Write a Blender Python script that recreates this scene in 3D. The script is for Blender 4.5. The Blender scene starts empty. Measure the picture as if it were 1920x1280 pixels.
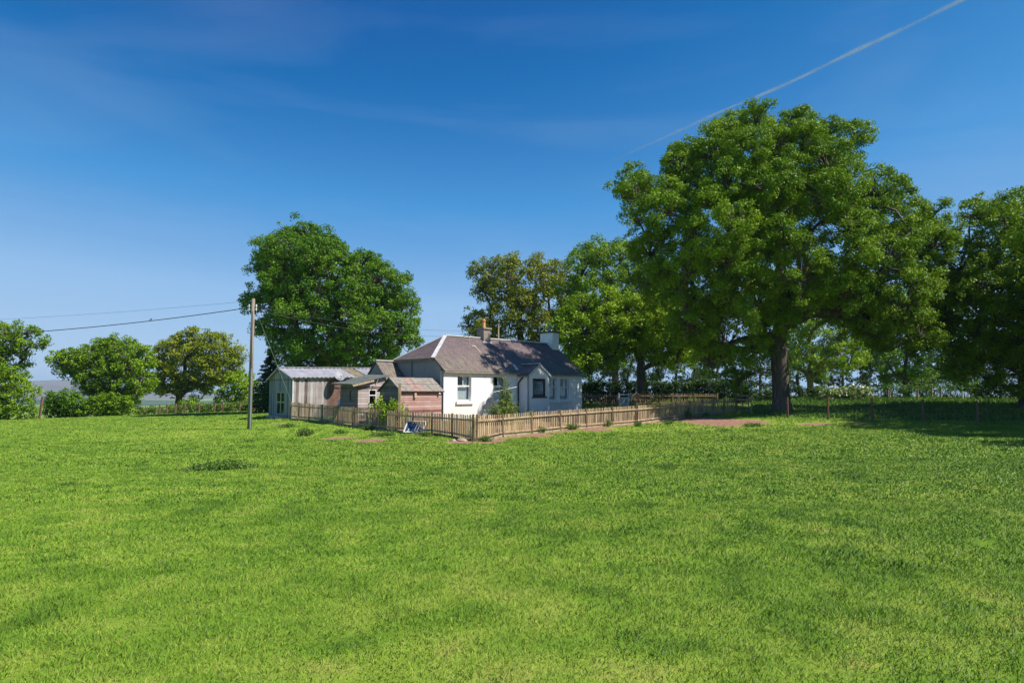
import bpy, math, random
import numpy as np
R = math.radians
random.seed(7)
rng = np.random.default_rng(11)
scn = bpy.context.scene

# ------------------------------------------------------------------ camera, sky, sun, exposure
EYE = 1.6
PITCH = math.atan(96 / 1280)
cam_d = bpy.data.cameras.new('camera'); cam = bpy.data.objects.new('camera', cam_d)
scn.collection.objects.link(cam); scn.camera = cam
cam.location = (0, 0, EYE); cam.rotation_euler = (R(90) + PITCH, 0, 0)
cam_d.lens = 24; cam_d.sensor_width = 36; cam_d.clip_start = 0.1; cam_d.clip_end = 40000

SUN_EL = R(50)
SAZ = (0.96, -0.28)
n_ = math.hypot(*SAZ); SAZ = (SAZ[0] / n_, SAZ[1] / n_)
world = bpy.data.worlds.new('World'); scn.world = world; world.use_nodes = True
wt = world.node_tree; wt.nodes.clear()
def wn(t, **k):
    n = wt.nodes.new(t)
    for a, b in k.items(): setattr(n, a, b)
    return n
wo = wn('ShaderNodeOutputWorld'); wb = wn('ShaderNodeBackground'); wb.inputs[1].default_value = 0.105
sky = wn('ShaderNodeTexSky', sky_type='NISHITA', sun_disc=False, sun_elevation=SUN_EL,
         sun_rotation=math.atan2(SAZ[0], SAZ[1]), altitude=50, air_density=1.0, dust_density=0.0, ozone_density=2.0)
sep = wn('ShaderNodeSeparateColor'); dv_ = wn('ShaderNodeMath', operation='DIVIDE'); dv_.inputs[1].default_value = 10
hs = wn('ShaderNodeValToRGB'); stops_ = [(0, (.0, .0, .0)), (.10, (.004, .055, .26)), (.173, (.003, .105, .38)), (.203, (.004, .145, .45)), (.30, (.060, .300, .68)), (.496, (.29, .517, .825)), (.814, (.44, .63, .85)), (.98, (.53, .68, .85))]
while len(hs.color_ramp.elements) < len(stops_): hs.color_ramp.elements.new(.5)
for e_, (p_, c_) in zip(hs.color_ramp.elements, stops_): e_.position = p_; e_.color = (*c_, 1)
vm = wn('ShaderNodeVectorMath', operation='SCALE'); vm.inputs['Scale'].default_value = 6.0   # clear polarised blue, graded on the sky's own brightness
wt.links.new(sky.outputs[0], sep.inputs[0]); wt.links.new(sep.outputs[1], dv_.inputs[0]); wt.links.new(dv_.outputs[0], hs.inputs[0]); wt.links.new(hs.outputs[0], vm.inputs[0])
# thin cirrus in the sky itself
tc = wn('ShaderNodeTexCoord'); mp = wn('ShaderNodeMapping'); mp.inputs['Scale'].default_value = (1.0, 1.3, 5.5); mp.inputs['Rotation'].default_value = (0.1, 0.22, 0.3)
ns = wn('ShaderNodeTexNoise'); ns.inputs['Scale'].default_value = 1.9; ns.inputs['Detail'].default_value = 6; ns.inputs['Roughness'].default_value = .5; ns.inputs['Distortion'].default_value = .4
rp = wn('ShaderNodeValToRGB'); rp.color_ramp.elements[0].position = .49; rp.color_ramp.elements[1].position = .78
rp.color_ramp.elements[1].color = (.09, .09, .09, 1)
mxs = wn('ShaderNodeMixRGB'); mxs.inputs[2].default_value = (4.0, 4.6, 5.6, 1)
wt.links.new(tc.outputs['Generated'], mp.inputs[0]); wt.links.new(mp.outputs[0], ns.inputs['Vector'])
wt.links.new(ns.outputs[0], rp.inputs[0]); wt.links.new(rp.outputs[0], mxs.inputs[0])
wt.links.new(vm.outputs[0], mxs.inputs[1]); wt.links.new(mxs.outputs[0], wb.inputs[0]); wt.links.new(wb.outputs[0], wo.inputs[0])

sd = bpy.data.lights.new('sun', 'SUN'); sun = bpy.data.objects.new('sun', sd); scn.collection.objects.link(sun)
sd.energy = 4.6; sd.angle = R(0.53); sd.color = (1.0, .94, .84)
from mathutils import Vector, Matrix
sv = Vector((SAZ[0] * math.cos(SUN_EL), SAZ[1] * math.cos(SUN_EL), math.sin(SUN_EL)))
sun.rotation_euler = sv.to_track_quat('Z', 'Y').to_euler(); sun.location = (30, -20, 40)
scn.view_settings.view_transform = 'Standard'; scn.view_settings.look = 'None'
scn.view_settings.exposure = 0.7; scn.view_settings.gamma = 1.0
scn.render.engine = 'CYCLES'
scn.cycles.max_bounces = 6; scn.cycles.transparent_max_bounces = 12; scn.cycles.diffuse_bounces = 3; scn.cycles.volume_bounces = 0

# ------------------------------------------------------------------ helpers
def at(px, py, Y):
    """photo pixel + real depth -> world point"""
    a, b = (px - 960) / 1280, (640 - py) / 1280
    d = (a, math.cos(PITCH) - b * math.sin(PITCH), math.sin(PITCH) + b * math.cos(PITCH))
    t = Y / d[1]
    return (a * t, Y, EYE + d[2] * t)

def tag(o, label=None, cat=None, group=None, kind=None):
    if label: o['label'] = label
    if cat: o['category'] = cat
    if group: o['group'] = group
    if kind: o['kind'] = kind
    return o
def link(o, parent=None):
    scn.collection.objects.link(o)
    if parent is not None: o.parent = parent
    return o
def thing(name, label, cat, loc=(0, 0, 0), rz=0, group=None):
    o = bpy.data.objects.new(name, None); o.location = loc; o.rotation_euler = (0, 0, rz); o.empty_display_size = .3
    link(o); return tag(o, label, cat, group)

class MB:
    def __init__(s): s.v = []; s.f = []
    def box(s, x0, x1, y0, y1, z0, z1):
        n = len(s.v)
        s.v += [(x0, y0, z0), (x1, y0, z0), (x1, y1, z0), (x0, y1, z0), (x0, y0, z1), (x1, y0, z1), (x1, y1, z1), (x0, y1, z1)]
        s.f += [tuple(n + i for i in q) for q in ((0, 3, 2, 1), (4, 5, 6, 7), (0, 1, 5, 4), (1, 2, 6, 5), (2, 3, 7, 6), (3, 0, 4, 7))]
        return s
    def bar(s, a, b, w, h, up=(0, 0, 1), w2=None, h2=None):
        a = Vector(a); b = Vector(b); d = (b - a).normalized(); u = Vector(up)
        if abs(d.dot(u)) > .98: u = Vector((0, 1, 0))
        x = d.cross(u).normalized(); y = x.cross(d).normalized(); n = len(s.v)
        for p, ww, hh in ((a, w, h), (b, w2 or w, h2 or h)):
            for sx, sy in ((-1, -1), (1, -1), (1, 1), (-1, 1)): s.v.append(tuple(p + x * sx * ww / 2 + y * sy * hh / 2))
        s.f += [tuple(n + i for i in q) for q in ((0, 1, 2, 3), (7, 6, 5, 4), (0, 4, 5, 1), (1, 5, 6, 2), (2, 6, 7, 3), (3, 7, 4, 0))]
        return s
    def tube(s, pts, rad, n=8, cap=True):
        pts = [Vector(p) for p in pts]
        if not hasattr(rad, '__len__'): rad = [rad] * len(pts)
        base = len(s.v); prev = None
        for i, p in enumerate(pts):
            d = (pts[min(i + 1, len(pts) - 1)] - pts[max(i - 1, 0)])
            d = d.normalized() if d.length > 1e-9 else Vector((0, 0, 1))
            if prev is None:
                r = Vector((1, 0, 0)) if abs(d.x) < .9 else Vector((0, 1, 0))
                x = d.cross(r).normalized()
            else: x = (prev - d * prev.dot(d)).normalized()
            prev = x; y = d.cross(x)
            for k in range(n):
                a = 2 * math.pi * k / n
                s.v.append(tuple(p + (x * math.cos(a) + y * math.sin(a)) * rad[i]))
        for i in range(len(pts) - 1):
            for k in range(n):
                a = base + i * n + k; b = base + i * n + (k + 1) % n
                s.f.append((a, b, b + n, a + n))
        if cap:
            s.f.append(tuple(base + k for k in range(n))[::-1]); e = base + (len(pts) - 1) * n
            s.f.append(tuple(e + k for k in range(n)))
        return s
    def poly(s, pts):
        n = len(s.v); s.v += [tuple(p) for p in pts]; s.f.append(tuple(range(n, n + len(pts)))); return s
    def slab(s, pts, off):
        """polygon thickened by vector off"""
        n = len(s.v); k = len(pts); off = Vector(off)
        s.v += [tuple(p) for p in pts] + [tuple(Vector(p) + off) for p in pts]
        s.f.append(tuple(range(n, n + k))[::-1]); s.f.append(tuple(range(n + k, n + 2 * k)))
        for i in range(k):
            j = (i + 1) % k; s.f.append((n + i, n + j, n + k + j, n + k + i))
        return s
    def build(s, name, mat, parent=None, smooth=False):
        me = bpy.data.meshes.new(name); me.from_pydata(s.v, [], s.f); me.update()
        import bmesh
        bm = bmesh.new(); bm.from_mesh(me); bmesh.ops.recalc_face_normals(bm, faces=bm.faces); bm.to_mesh(me); bm.free()
        me.materials.append(mat)
        if smooth: me.polygons.foreach_set('use_smooth', [True] * len(me.polygons))
        return link(bpy.data.objects.new(name, me), parent)

def quads_obj(name, V, mat, parent=None, attrs=None, smooth=False):
    """V: (N,4,3) float array of separate quads"""
    N = V.shape[0]; me = bpy.data.meshes.new(name)
    me.vertices.add(N * 4); me.vertices.foreach_set('co', V.astype(np.float32).ravel())
    me.loops.add(N * 4); me.loops.foreach_set('vertex_index', np.arange(N * 4, dtype=np.int32))
    me.polygons.add(N); me.polygons.foreach_set('loop_start', np.arange(0, N * 4, 4, dtype=np.int32))
    me.polygons.foreach_set('use_smooth', np.full(N, smooth))
    for k, a in (attrs or {}).items():
        at_ = me.attributes.new(k, 'FLOAT', 'FACE'); at_.data.foreach_set('value', a.astype(np.float32))
    me.update(calc_edges=True); me.materials.append(mat)
    return link(bpy.data.objects.new(name, me), parent)

# ---- materials
def mat(name):
    m = bpy.data.materials.new(name); m.use_nodes = True; t = m.node_tree; t.nodes.clear()
    out = t.nodes.new('ShaderNodeOutputMaterial'); p = t.nodes.new('ShaderNodeBsdfPrincipled')
    t.links.new(p.outputs[0], out.inputs[0]); return m, t, p, out
def nd(t, typ, ins=None, **k):
    n = t.nodes.new(typ)
    for a, b in k.items(): setattr(n, a, b)
    for a, b in (ins or {}).items():
        if isinstance(b, bpy.types.NodeSocket): t.links.new(b, n.inputs[a])
        else: n.inputs[a].default_value = b
    return n
def ramp(t, fac, stops):
    r = t.nodes.new('ShaderNodeValToRGB'); t.links.new(fac, r.inputs[0]); e = r.color_ramp.elements
    while len(e) < len(stops): e.new(.5)
    for i, (p, c) in enumerate(stops): e[i].position = p; e[i].color = (*c, 1) if len(c) == 3 else c
    return r.outputs[0]
def obj_co(t, scale=(1, 1, 1), rot=(0, 0, 0)):
    c = nd(t, 'ShaderNodeTexCoord'); m = nd(t, 'ShaderNodeMapping', {'Vector': c.outputs['Object'], 'Scale': scale, 'Rotation': rot})
    return m.outputs[0]
def bump(t, p, h, s=.5, d=.02):
    b = nd(t, 'ShaderNodeBump', {'Height': h, 'Strength': s, 'Distance': d}); t.links.new(b.outputs[0], p.inputs['Normal'])
def noisy(name, stops, scale=3, stretch=(1, 1, 1), rough=.8, bs=.3, bd=.01, detail=6, spec=.3, metal=0):
    m, t, p, o = mat(name); n = nd(t, 'ShaderNodeTexNoise', {'Vector': obj_co(t, stretch), 'Scale': scale, 'Detail': detail, 'Roughness': .65})
    t.links.new(ramp(t, n.outputs[0], stops), p.inputs['Base Color']); p.inputs['Roughness'].default_value = rough
    p.inputs['Specular IOR Level'].default_value = spec; p.inputs['Metallic'].default_value = metal
    bump(t, p, n.outputs[0], bs, bd); return m
def planks(name, axis, width, stops, stretch, joint=.05, rough=.85, bd=.015):
    """boards laid side by side along `axis` (0,1,2); each board its own tone, grain along the others"""
    m, t, p, o = mat(name); c = nd(t, 'ShaderNodeTexCoord').outputs['Object']
    s = nd(t, 'ShaderNodeSeparateXYZ', {0: c}); v = nd(t, 'ShaderNodeMath', {0: s.outputs[axis], 1: 1 / width}, operation='MULTIPLY').outputs[0]
    fl = nd(t, 'ShaderNodeMath', {0: v}, operation='FLOOR').outputs[0]; fr = nd(t, 'ShaderNodeMath', {0: v}, operation='FRACT').outputs[0]
    w = nd(t, 'ShaderNodeTexWhiteNoise', {'W': fl}, noise_dimensions='1D').outputs[0]
    g = nd(t, 'ShaderNodeTexNoise', {'Vector': obj_co(t, stretch), 'Scale': 4, 'Detail': 8, 'Roughness': .7}).outputs[0]
    g2 = nd(t, 'ShaderNodeTexNoise', {'Vector': obj_co(t), 'Scale': 1.7, 'Detail': 5}).outputs[0]
    a = nd(t, 'ShaderNodeMath', {0: w, 1: .62}, operation='MULTIPLY').outputs[0]
    b = nd(t, 'ShaderNodeMath', {0: g, 1: .75, 2: a}, operation='MULTIPLY_ADD').outputs[0]
    b = nd(t, 'ShaderNodeMath', {0: g2, 1: .45, 2: b}, operation='MULTIPLY_ADD').outputs[0]
    b = nd(t, 'ShaderNodeMath', {0: b, 1: .36}, operation='SUBTRACT').outputs[0]
    col = ramp(t, b, stops)
    j = nd(t, 'ShaderNodeMath', {0: fr, 1: joint}, operation='LESS_THAN').outputs[0]
    mx = nd(t, 'ShaderNodeMixRGB', {0: nd(t, 'ShaderNodeMath', {0: j, 1: .6}, operation='MULTIPLY').outputs[0], 1: col, 2: (.04, .03, .03, 1)})
    t.links.new(mx.outputs[0], p.inputs['Base Color']); p.inputs['Roughness'].default_value = rough; p.inputs['Specular IOR Level'].default_value = .2
    h = nd(t, 'ShaderNodeMath', {0: g, 1: .5, 2: nd(t, 'ShaderNodeMath', {0: fr, 1: .5}, operation='MULTIPLY').outputs[0]}, operation='MULTIPLY_ADD')
    h2 = nd(t, 'ShaderNodeMath', {0: h.outputs[0], 1: j}, operation='SUBTRACT')
    bump(t, p, h2.outputs[0], .7, bd); return m

def slate_mat(name, ax):
    m, t, p, o = mat(name); c = nd(t, 'ShaderNodeTexCoord').outputs['Object']; s = nd(t, 'ShaderNodeSeparateXYZ', {0: c})
    zz = nd(t, 'ShaderNodeMath', {0: s.outputs[2], 1: 1.55}, operation='MULTIPLY').outputs[0]
    vec = nd(t, 'ShaderNodeCombineXYZ', {0: s.outputs[ax], 1: zz}).outputs[0]
    br = nd(t, 'ShaderNodeTexBrick', {'Vector': vec, 'Scale': 1.0, 'Mortar Size': .012, 'Brick Width': .28, 'Row Height': .17, 'Bias': -.1,
            'Color1': (.160, .105, .110, 1), 'Color2': (.058, .043, .052, 1), 'Mortar': (.04, .033, .035, 1)}, offset=.5)
    n = nd(t, 'ShaderNodeTexNoise', {'Vector': c, 'Scale': 2.2, 'Detail': 8, 'Roughness': .7}).outputs[0]
    n2 = nd(t, 'ShaderNodeTexNoise', {'Vector': c, 'Scale': 9, 'Detail': 6, 'Roughness': .7}).outputs[0]
    c1 = nd(t, 'ShaderNodeMixRGB', {0: nd(t, 'ShaderNodeMath', {0: n, 1: .8}, operation='MULTIPLY').outputs[0], 1: br.outputs[0], 2: (.135, .105, .103, 1)}).outputs[0]
    st = nd(t, 'ShaderNodeMapping', {'Vector': vec, 'Rotation': (0, 0, -.15), 'Scale': (3.2, .5, 1)}).outputs[0]
    lich = nd(t, 'ShaderNodeTexNoise', {'Vector': st, 'Scale': 2.5, 'Detail': 6, 'Roughness': .7}).outputs[0]
    lz = nd(t, 'ShaderNodeMapRange', {0: s.outputs[2], 1: 4.6, 2: 2.8, 3: 0, 4: 1}).outputs[0]
    lm = nd(t, 'ShaderNodeMath', {0: ramp(t, lich, [(.46, (0, 0, 0)), (.58, (1, 1, 1))]), 1: lz}, operation='MULTIPLY').outputs[0]
    lm = nd(t, 'ShaderNodeMath', {0: lm, 1: .75}, operation='MULTIPLY').outputs[0]
    c2 = nd(t, 'ShaderNodeMixRGB', {0: lm, 1: c1, 2: (.22, .20, .115, 1)}).outputs[0]
    sp = ramp(t, n2, [(.70, (0, 0, 0)), (.76, (.8, .8, .8))])
    c3 = nd(t, 'ShaderNodeMixRGB', {0: sp, 1: c2, 2: (.32, .27, .23, 1)}).outputs[0]
    t.links.new(c3, p.inputs['Base Color']); p.inputs['Roughness'].default_value = .62; p.inputs['Specular IOR Level'].default_value = .35
    bump(t, p, nd(t, 'ShaderNodeMath', {0: n2, 1: .3, 2: br.outputs['Fac']}, operation='MULTIPLY_ADD').outputs[0], .5, -.02)
    return m

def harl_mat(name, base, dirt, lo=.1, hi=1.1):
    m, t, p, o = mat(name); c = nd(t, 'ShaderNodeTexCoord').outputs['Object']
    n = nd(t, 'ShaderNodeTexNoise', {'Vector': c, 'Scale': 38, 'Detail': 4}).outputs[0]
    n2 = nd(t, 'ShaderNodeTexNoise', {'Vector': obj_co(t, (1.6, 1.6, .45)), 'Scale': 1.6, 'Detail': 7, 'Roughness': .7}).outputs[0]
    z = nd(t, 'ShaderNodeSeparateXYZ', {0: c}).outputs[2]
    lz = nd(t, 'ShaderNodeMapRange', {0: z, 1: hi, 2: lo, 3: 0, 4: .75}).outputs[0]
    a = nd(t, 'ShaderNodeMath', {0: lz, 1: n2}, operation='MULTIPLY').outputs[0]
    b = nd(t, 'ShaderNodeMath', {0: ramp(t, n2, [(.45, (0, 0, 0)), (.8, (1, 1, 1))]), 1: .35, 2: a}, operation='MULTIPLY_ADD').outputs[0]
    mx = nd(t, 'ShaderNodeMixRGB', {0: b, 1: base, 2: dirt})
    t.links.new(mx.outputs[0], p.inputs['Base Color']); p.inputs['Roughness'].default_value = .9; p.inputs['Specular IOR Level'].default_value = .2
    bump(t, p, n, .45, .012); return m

def plain(name, col, rough=.6, metal=0, spec=.4):
    m, t, p, o = mat(name); n = nd(t, 'ShaderNodeTexNoise', {'Vector': obj_co(t), 'Scale': 6, 'Detail': 5}).outputs[0]
    c = ramp(t, n, [(.3, tuple(x * .82 for x in col)), (.7, tuple(min(1, x * 1.1) for x in col))])
    t.links.new(c, p.inputs['Base Color']); p.inputs['Roughness'].default_value = rough; p.inputs['Metallic'].default_value = metal
    p.inputs['Specular IOR Level'].default_value = spec; return m

def glass_mat():
    m, t, p, o = mat('window glass'); t.nodes.remove(p)
    g = nd(t, 'ShaderNodeBsdfGlossy', {'Color': (.9, .95, 1, 1), 'Roughness': .03}); tr = nd(t, 'ShaderNodeBsdfTransparent', {'Color': (.72, .78, .8, 1)})
    f = nd(t, 'ShaderNodeLayerWeight', {'Blend': .5}); f5 = nd(t, 'ShaderNodeMath', {0: f.outputs['Facing'], 1: 4.0}, operation='POWER'); a = nd(t, 'ShaderNodeMath', {0: f5.outputs[0], 1: .8, 2: .06}, operation='MULTIPLY_ADD')
    mx = nd(t, 'ShaderNodeMixShader', {0: a.outputs[0], 1: tr.outputs[0], 2: g.outputs[0]}); t.links.new(mx.outputs[0], o.inputs[0]); return m

def leaf_mat(name, dark, mid, light, trans=.2, rough=.55):
    m, t, p, o = mat(name); a = nd(t, 'ShaderNodeAttribute', attribute_name='tint')
    col = ramp(t, a.outputs['Fac'], [(0, dark), (.5, mid), (1, light)])
    t.links.new(col, p.inputs['Base Color']); p.inputs['Roughness'].default_value = rough; p.inputs['Specular IOR Level'].default_value = .22
    tc_ = nd(t, 'ShaderNodeMixRGB', {0: 1.0, 1: col, 2: (1.35, 1.3, .4, 1)}, blend_type='MULTIPLY')
    tr = nd(t, 'ShaderNodeBsdfTranslucent', {'Color': tc_.outputs[0]})
    mx = nd(t, 'ShaderNodeMixShader', {0: trans, 1: p.outputs[0], 2: tr.outputs[0]}); t.links.new(mx.outputs[0], o.inputs[0]); return m

M = {}
M['oak'] = leaf_mat('oak leaf', (.040, .095, .004), (.130, .240, .007), (.280, .400, .016))
M['syc'] = leaf_mat('sycamore leaf', (.028, .085, .005), (.088, .200, .010), (.200, .330, .020))
M['bright'] = leaf_mat('fresh beech leaf', (.09, .15, .005), (.20, .33, .010), (.34, .47, .022))
M['olive'] = leaf_mat('bronze oak leaf', (.07, .105, .007), (.185, .225, .012), (.33, .335, .025))
M['gold'] = leaf_mat('yellow green oak leaf', (.08, .12, .007), (.19, .25, .012), (.34, .36, .025))
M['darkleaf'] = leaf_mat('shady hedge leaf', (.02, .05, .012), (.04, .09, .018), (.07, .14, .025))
M['conifer'] = leaf_mat('conifer needle', (.02, .045, .020), (.035, .07, .026), (.06, .10, .03), trans=.1)
M['yew'] = leaf_mat('young shrub leaf', (.07, .12, .02), (.14, .22, .035), (.26, .34, .07))
M['weed'] = leaf_mat('nettle leaf', (.04, .10, .014), (.085, .18, .022), (.17, .28, .045))
M['blossom'] = leaf_mat('hawthorn blossom', (.55, .55, .45), (.75, .75, .68), (.85, .85, .8), trans=.2)
M['bark'] = noisy('bark', [(.3, (.045, .035, .027)), (.55, (.11, .09, .07)), (.75, (.19, .16, .125))], 3.5, (2.5, 2.5, .5), .95, .9, .06)
M['bark_pale'] = noisy('pale bark', [(.3, (.10, .08, .055)), (.55, (.20, .17, .12)), (.75, (.32, .28, .20))], 3.5, (2.5, 2.5, .5), .95, .9, .05)
M['white'] = harl_mat('white harling', (.83, .79, .77, 1), (.46, .42, .35, 1))
M['greyharl'] = harl_mat('shade grey harling', (.29, .285, .275, 1), (.13, .125, .11, 1), .1, 3.4)  # grey base carries the shade of the left-facing gable
M['slate'] = slate_mat('roof slate', 0); M['slate_hip'] = slate_mat('roof slate on the hip', 1)
M['lead'] = noisy('lead flashing', [(.3, (.42, .42, .43)), (.7, (.66, .66, .66))], 4, rough=.5, bs=.3)
M['brickgrey'] = noisy('chimney stone', [(.3, (.17, .14, .12)), (.7, (.33, .28, .24))], 7, rough=.9, bs=.6, bd=.02)
M['terracotta'] = noisy('terracotta', [(.3, (.45, .20, .09)), (.7, (.68, .36, .18))], 6, rough=.8)
M['potgrey'] = noisy('buff clay pot', [(.3, (.24, .19, .15)), (.7, (.42, .34, .27))], 6, rough=.8)
M['whitepaint'] = plain('white paint', (.74, .74, .71), .5)
M['curtain'] = noisy('net curtain', [(.35, (.42, .43, .43)), (.65, (.78, .78, .76))], 5, (9, 9, .3), .9, .3, .02)
M['darkwood'] = plain('dark painted timber', (.035, .03, .03), .4)
M['black'] = plain('black cast iron', (.02, .02, .022), .4)
M['glass'] = glass_mat()
M['timber'] = planks('silvered vertical boards', 0, .19, [(.15, (.08, .058, .05)), (.42, (.225, .18, .17)), (.68, (.37, .33, .325)), (.95, (.52, .485, .48))], (6, 6, .35))
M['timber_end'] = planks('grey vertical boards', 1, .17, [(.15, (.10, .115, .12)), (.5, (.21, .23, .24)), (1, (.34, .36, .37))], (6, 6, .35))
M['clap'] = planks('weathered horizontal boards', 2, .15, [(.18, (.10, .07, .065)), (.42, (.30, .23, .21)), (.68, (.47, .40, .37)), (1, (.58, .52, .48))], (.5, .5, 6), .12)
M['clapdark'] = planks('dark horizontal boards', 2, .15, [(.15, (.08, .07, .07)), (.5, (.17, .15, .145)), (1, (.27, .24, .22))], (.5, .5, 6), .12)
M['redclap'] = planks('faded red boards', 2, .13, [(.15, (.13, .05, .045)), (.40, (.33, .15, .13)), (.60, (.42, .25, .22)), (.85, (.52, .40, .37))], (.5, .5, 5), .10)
M['rust'] = noisy('rusty brown panel', [(.3, (.09, .045, .035)), (.55, (.17, .095, .075)), (.75, (.25, .17, .14))], 4, rough=.85)
M['tin'] = noisy('galvanised sheet', [(.3, (.25, .25, .28)), (.7, (.42, .41, .45))], 3, (1, .4, 1), .5, .1, spec=.4)
M['tin_moss'] = noisy('mossy sheet', [(.3, (.13, .11, .055)), (.7, (.30, .26, .17))], 4, (1, .4, 1), .8, .2)
M['felt'] = noisy('green roofing felt', [(.3, (.07, .085, .075)), (.7, (.16, .175, .16))], 5, rough=.95)
M['tilegrey'] = noisy('grey lichened roof sheet', [(.25, (.13, .115, .10)), (.5, (.22, .195, .17)), (.75, (.32, .29, .25))], 5, rough=.9)
M['tilepink'] = noisy('pinkish roof sheet', [(.3, (.20, .12, .10)), (.7, (.36, .25, .22))], 5, rough=.9)
M['fence'] = noisy('weathered fence timber', [(.25, (.16, .105, .07)), (.5, (.42, .31, .20)), (.75, (.62, .49, .34))], 2.2, (3, 3, .7), .9, .5)
M['post'] = noisy('fence post timber', [(.25, (.12, .08, .05)), (.5, (.24, .17, .11)), (.75, (.38, .29, .2))], 2.5, (3, 3, .6), .9, .5)
M['postred'] = noisy('red brown post timber', [(.25, (.09, .045, .03)), (.5, (.17, .095, .065)), (.75, (.27, .17, .12))], 2.5, (3, 3, .6), .9, .5)
M['pole'] = noisy('utility pole timber', [(.25, (.11, .085, .065)), (.5, (.21, .17, .135)), (.75, (.33, .28, .235))], 1.4, (7, 7, .35), .9, .4)
M['galv'] = plain('galvanised steel', (.50, .52, .56), .4, .5)
M['wire'] = plain('wire', (.16, .16, .16), .5, .6)
M['cable'] = plain('black cable', (.03, .03, .035), .5)
M['dish'] = plain('grey satellite dish', (.25, .26, .28), .5)
M['concrete'] = noisy('concrete', [(.3, (.25, .23, .20)), (.7, (.45, .42, .36))], 6, rough=.9)
M['stoneboard'] = noisy('gravel board', [(.3, (.27, .20, .14)), (.7, (.5, .41, .31))], 3, (1, 1, 3), .9)
M['paleblue'] = plain('pale blue gate paint', (.5, .56, .66), .6)
M['greenpaint'] = plain('pale green paint', (.30, .34, .25), .6)

for nm_ in ('fence', 'post'):
    t = M[nm_].node_tree; p = next(n for n in t.nodes if n.type == 'BSDF_PRINCIPLED'); src = p.inputs['Base Color'].links[0].from_socket
    ri = nd(t, 'ShaderNodeNewGeometry').outputs['Random Per Island']; rc_ = ramp(t, ri, [(0, (.62, .62, .64)), (.5, (.95, .93, .90)), (1, (1.2, 1.15, 1.05))])
    t.links.new(nd(t, 'ShaderNodeMixRGB', {0: 1.0, 1: src, 2: rc_}, blend_type='MULTIPLY').outputs[0], p.inputs['Base Color'])

# ------------------------------------------------------------------ terrain
def vnoise(x, y, sc, seed=0):
    g = np.random.default_rng(seed).random((256, 256)); x = x / sc; y = y / sc
    xi = np.floor(x).astype(int); yi = np.floor(y).astype(int); fx = x - xi; fy = y - yi
    fx = fx * fx * (3 - 2 * fx); fy = fy * fy * (3 - 2 * fy)
    G = lambda a, b: g[a % 256, b % 256]
    return (G(xi, yi) * (1 - fx) + G(xi + 1, yi) * fx) * (1 - fy) + (G(xi, yi + 1) * (1 - fx) + G(xi + 1, yi + 1) * fx) * fy
def fbm(x, y, sc, seed=0, o=4):
    s = 0; a = 1; n = 0
    for i in range(o): s = s + a * vnoise(x + 17.3 * i, y - 9.1 * i, sc / 2 ** i, seed + i); n += a; a *= .55
    return s / n

FC = np.array((-1.57, 30.7)); FD = np.array((.743, .669)); LD = np.array((-.722, .692))
front_posts = [(897, 0, -.63, .60), (943, 1.54, -.40, .60), (996, 3.38, -.36, .67), (1050, 5.36, -.28, .72), (1099, 7.3, -.22, .77), (1147, 9.38, -.17, .83),
               (1193, 11.5, -.12, .88), (1236, 13.7, -.02, .95), (1267, 15.3, .04, 1.03), (1290, 16.7, .12, 1.08), (1315, 18.1, .2, 1.13), (1336, 19.4, .25, 1.18), (1355, 20.6, .28, 1.21), (1378, 22.1, .30, 1.22)]
left_posts = [(0.22, -.60, .60), (1.66, -.45, .61), (3.12, -.36, .62), (4.59, -.37, .64), (5.97, -.36, .67), (8.0, -.32, .72), (9.85, -.24, .79), (11.4, -.15, .85), (13, -.08, .89), (14.5, -.05, .93), (15.7, -.04, .97), (16.7, -.03, 1.01)]
CP = [(0, 0, 0), (-9, 6, -.05), (9, 6, 0), (0, 10, -.12), (0, 18, -.38), (-12, 20, -.5), (12, 20, -.2), (-26, 26, -.75), (26, 24, -.15), (0, 25, -.58), (10, 28, -.35), (-9, 30, -.6),
      (-20, -20, 0), (20, -20, 0), (-50, 0, -.3), (50, 0, .2), (-60, 40, -1.1), (-38, 45, -1.0), (-25, 42, -.65), (-14.5, 38, -.40), (-19, 46, -.25),
      (-2, 41, .08), (2.5, 46, .1), (-5.5, 39.5, .05), (-9, 43, .05), (-13, 44, -.02), (-15.5, 48, .05), (-3, 50, .15), (5, 50, .3),
      (-48.7, 65, -1.0), (-37.7, 70, -.72), (-32.8, 75, -.57), (-27, 74, -.42), (-18, 62, -.1), (0, 65, .35), (7, 56, .55), (14, 56, .75), (20.5, 50, .45), (15.7, 39, .17), (19, 35.5, .17), (22.8, 33.5, .0),
      (28, 31, -.05), (25, 60, 1.0), (38, 58, 1.0), (37, 44, .6), (45, 75, .9), (60, 60, .8), (18, 72, 1.0), (0, 85, .2), (-60, 85, -1.9), (-30, 90, -1.3), (30, 95, .3), (75, 90, .4), (-80, 60, -1.6), (12.5, 38.5, .02), (13.5, 41.5, .14)]
for i, (px, k, zb, zt) in enumerate(front_posts):
    p = FC + FD * k; CP.append((p[0], p[1], zb))
for i, (k, zb, zt) in enumerate(left_posts[1:]):
    p = FC + LD * k; CP.append((p[0], p[1], zb))
CP = np.array(CP)
def _phi(r2): return np.where(r2 > 1e-12, .5 * r2 * np.log(np.maximum(r2, 1e-12)), 0)
nC = len(CP); d2 = ((CP[:, None, :2] - CP[None, :, :2]) ** 2).sum(-1)
A = np.zeros((nC + 3, nC + 3)); A[:nC, :nC] = _phi(d2) + np.eye(nC) * 4.0
A[:nC, nC] = 1; A[:nC, nC + 1:] = CP[:, :2]; A[nC:, :nC] = A[:nC, nC:].T
W_ = np.linalg.solve(A, np.concatenate([CP[:, 2], np.zeros(3)]))
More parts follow.
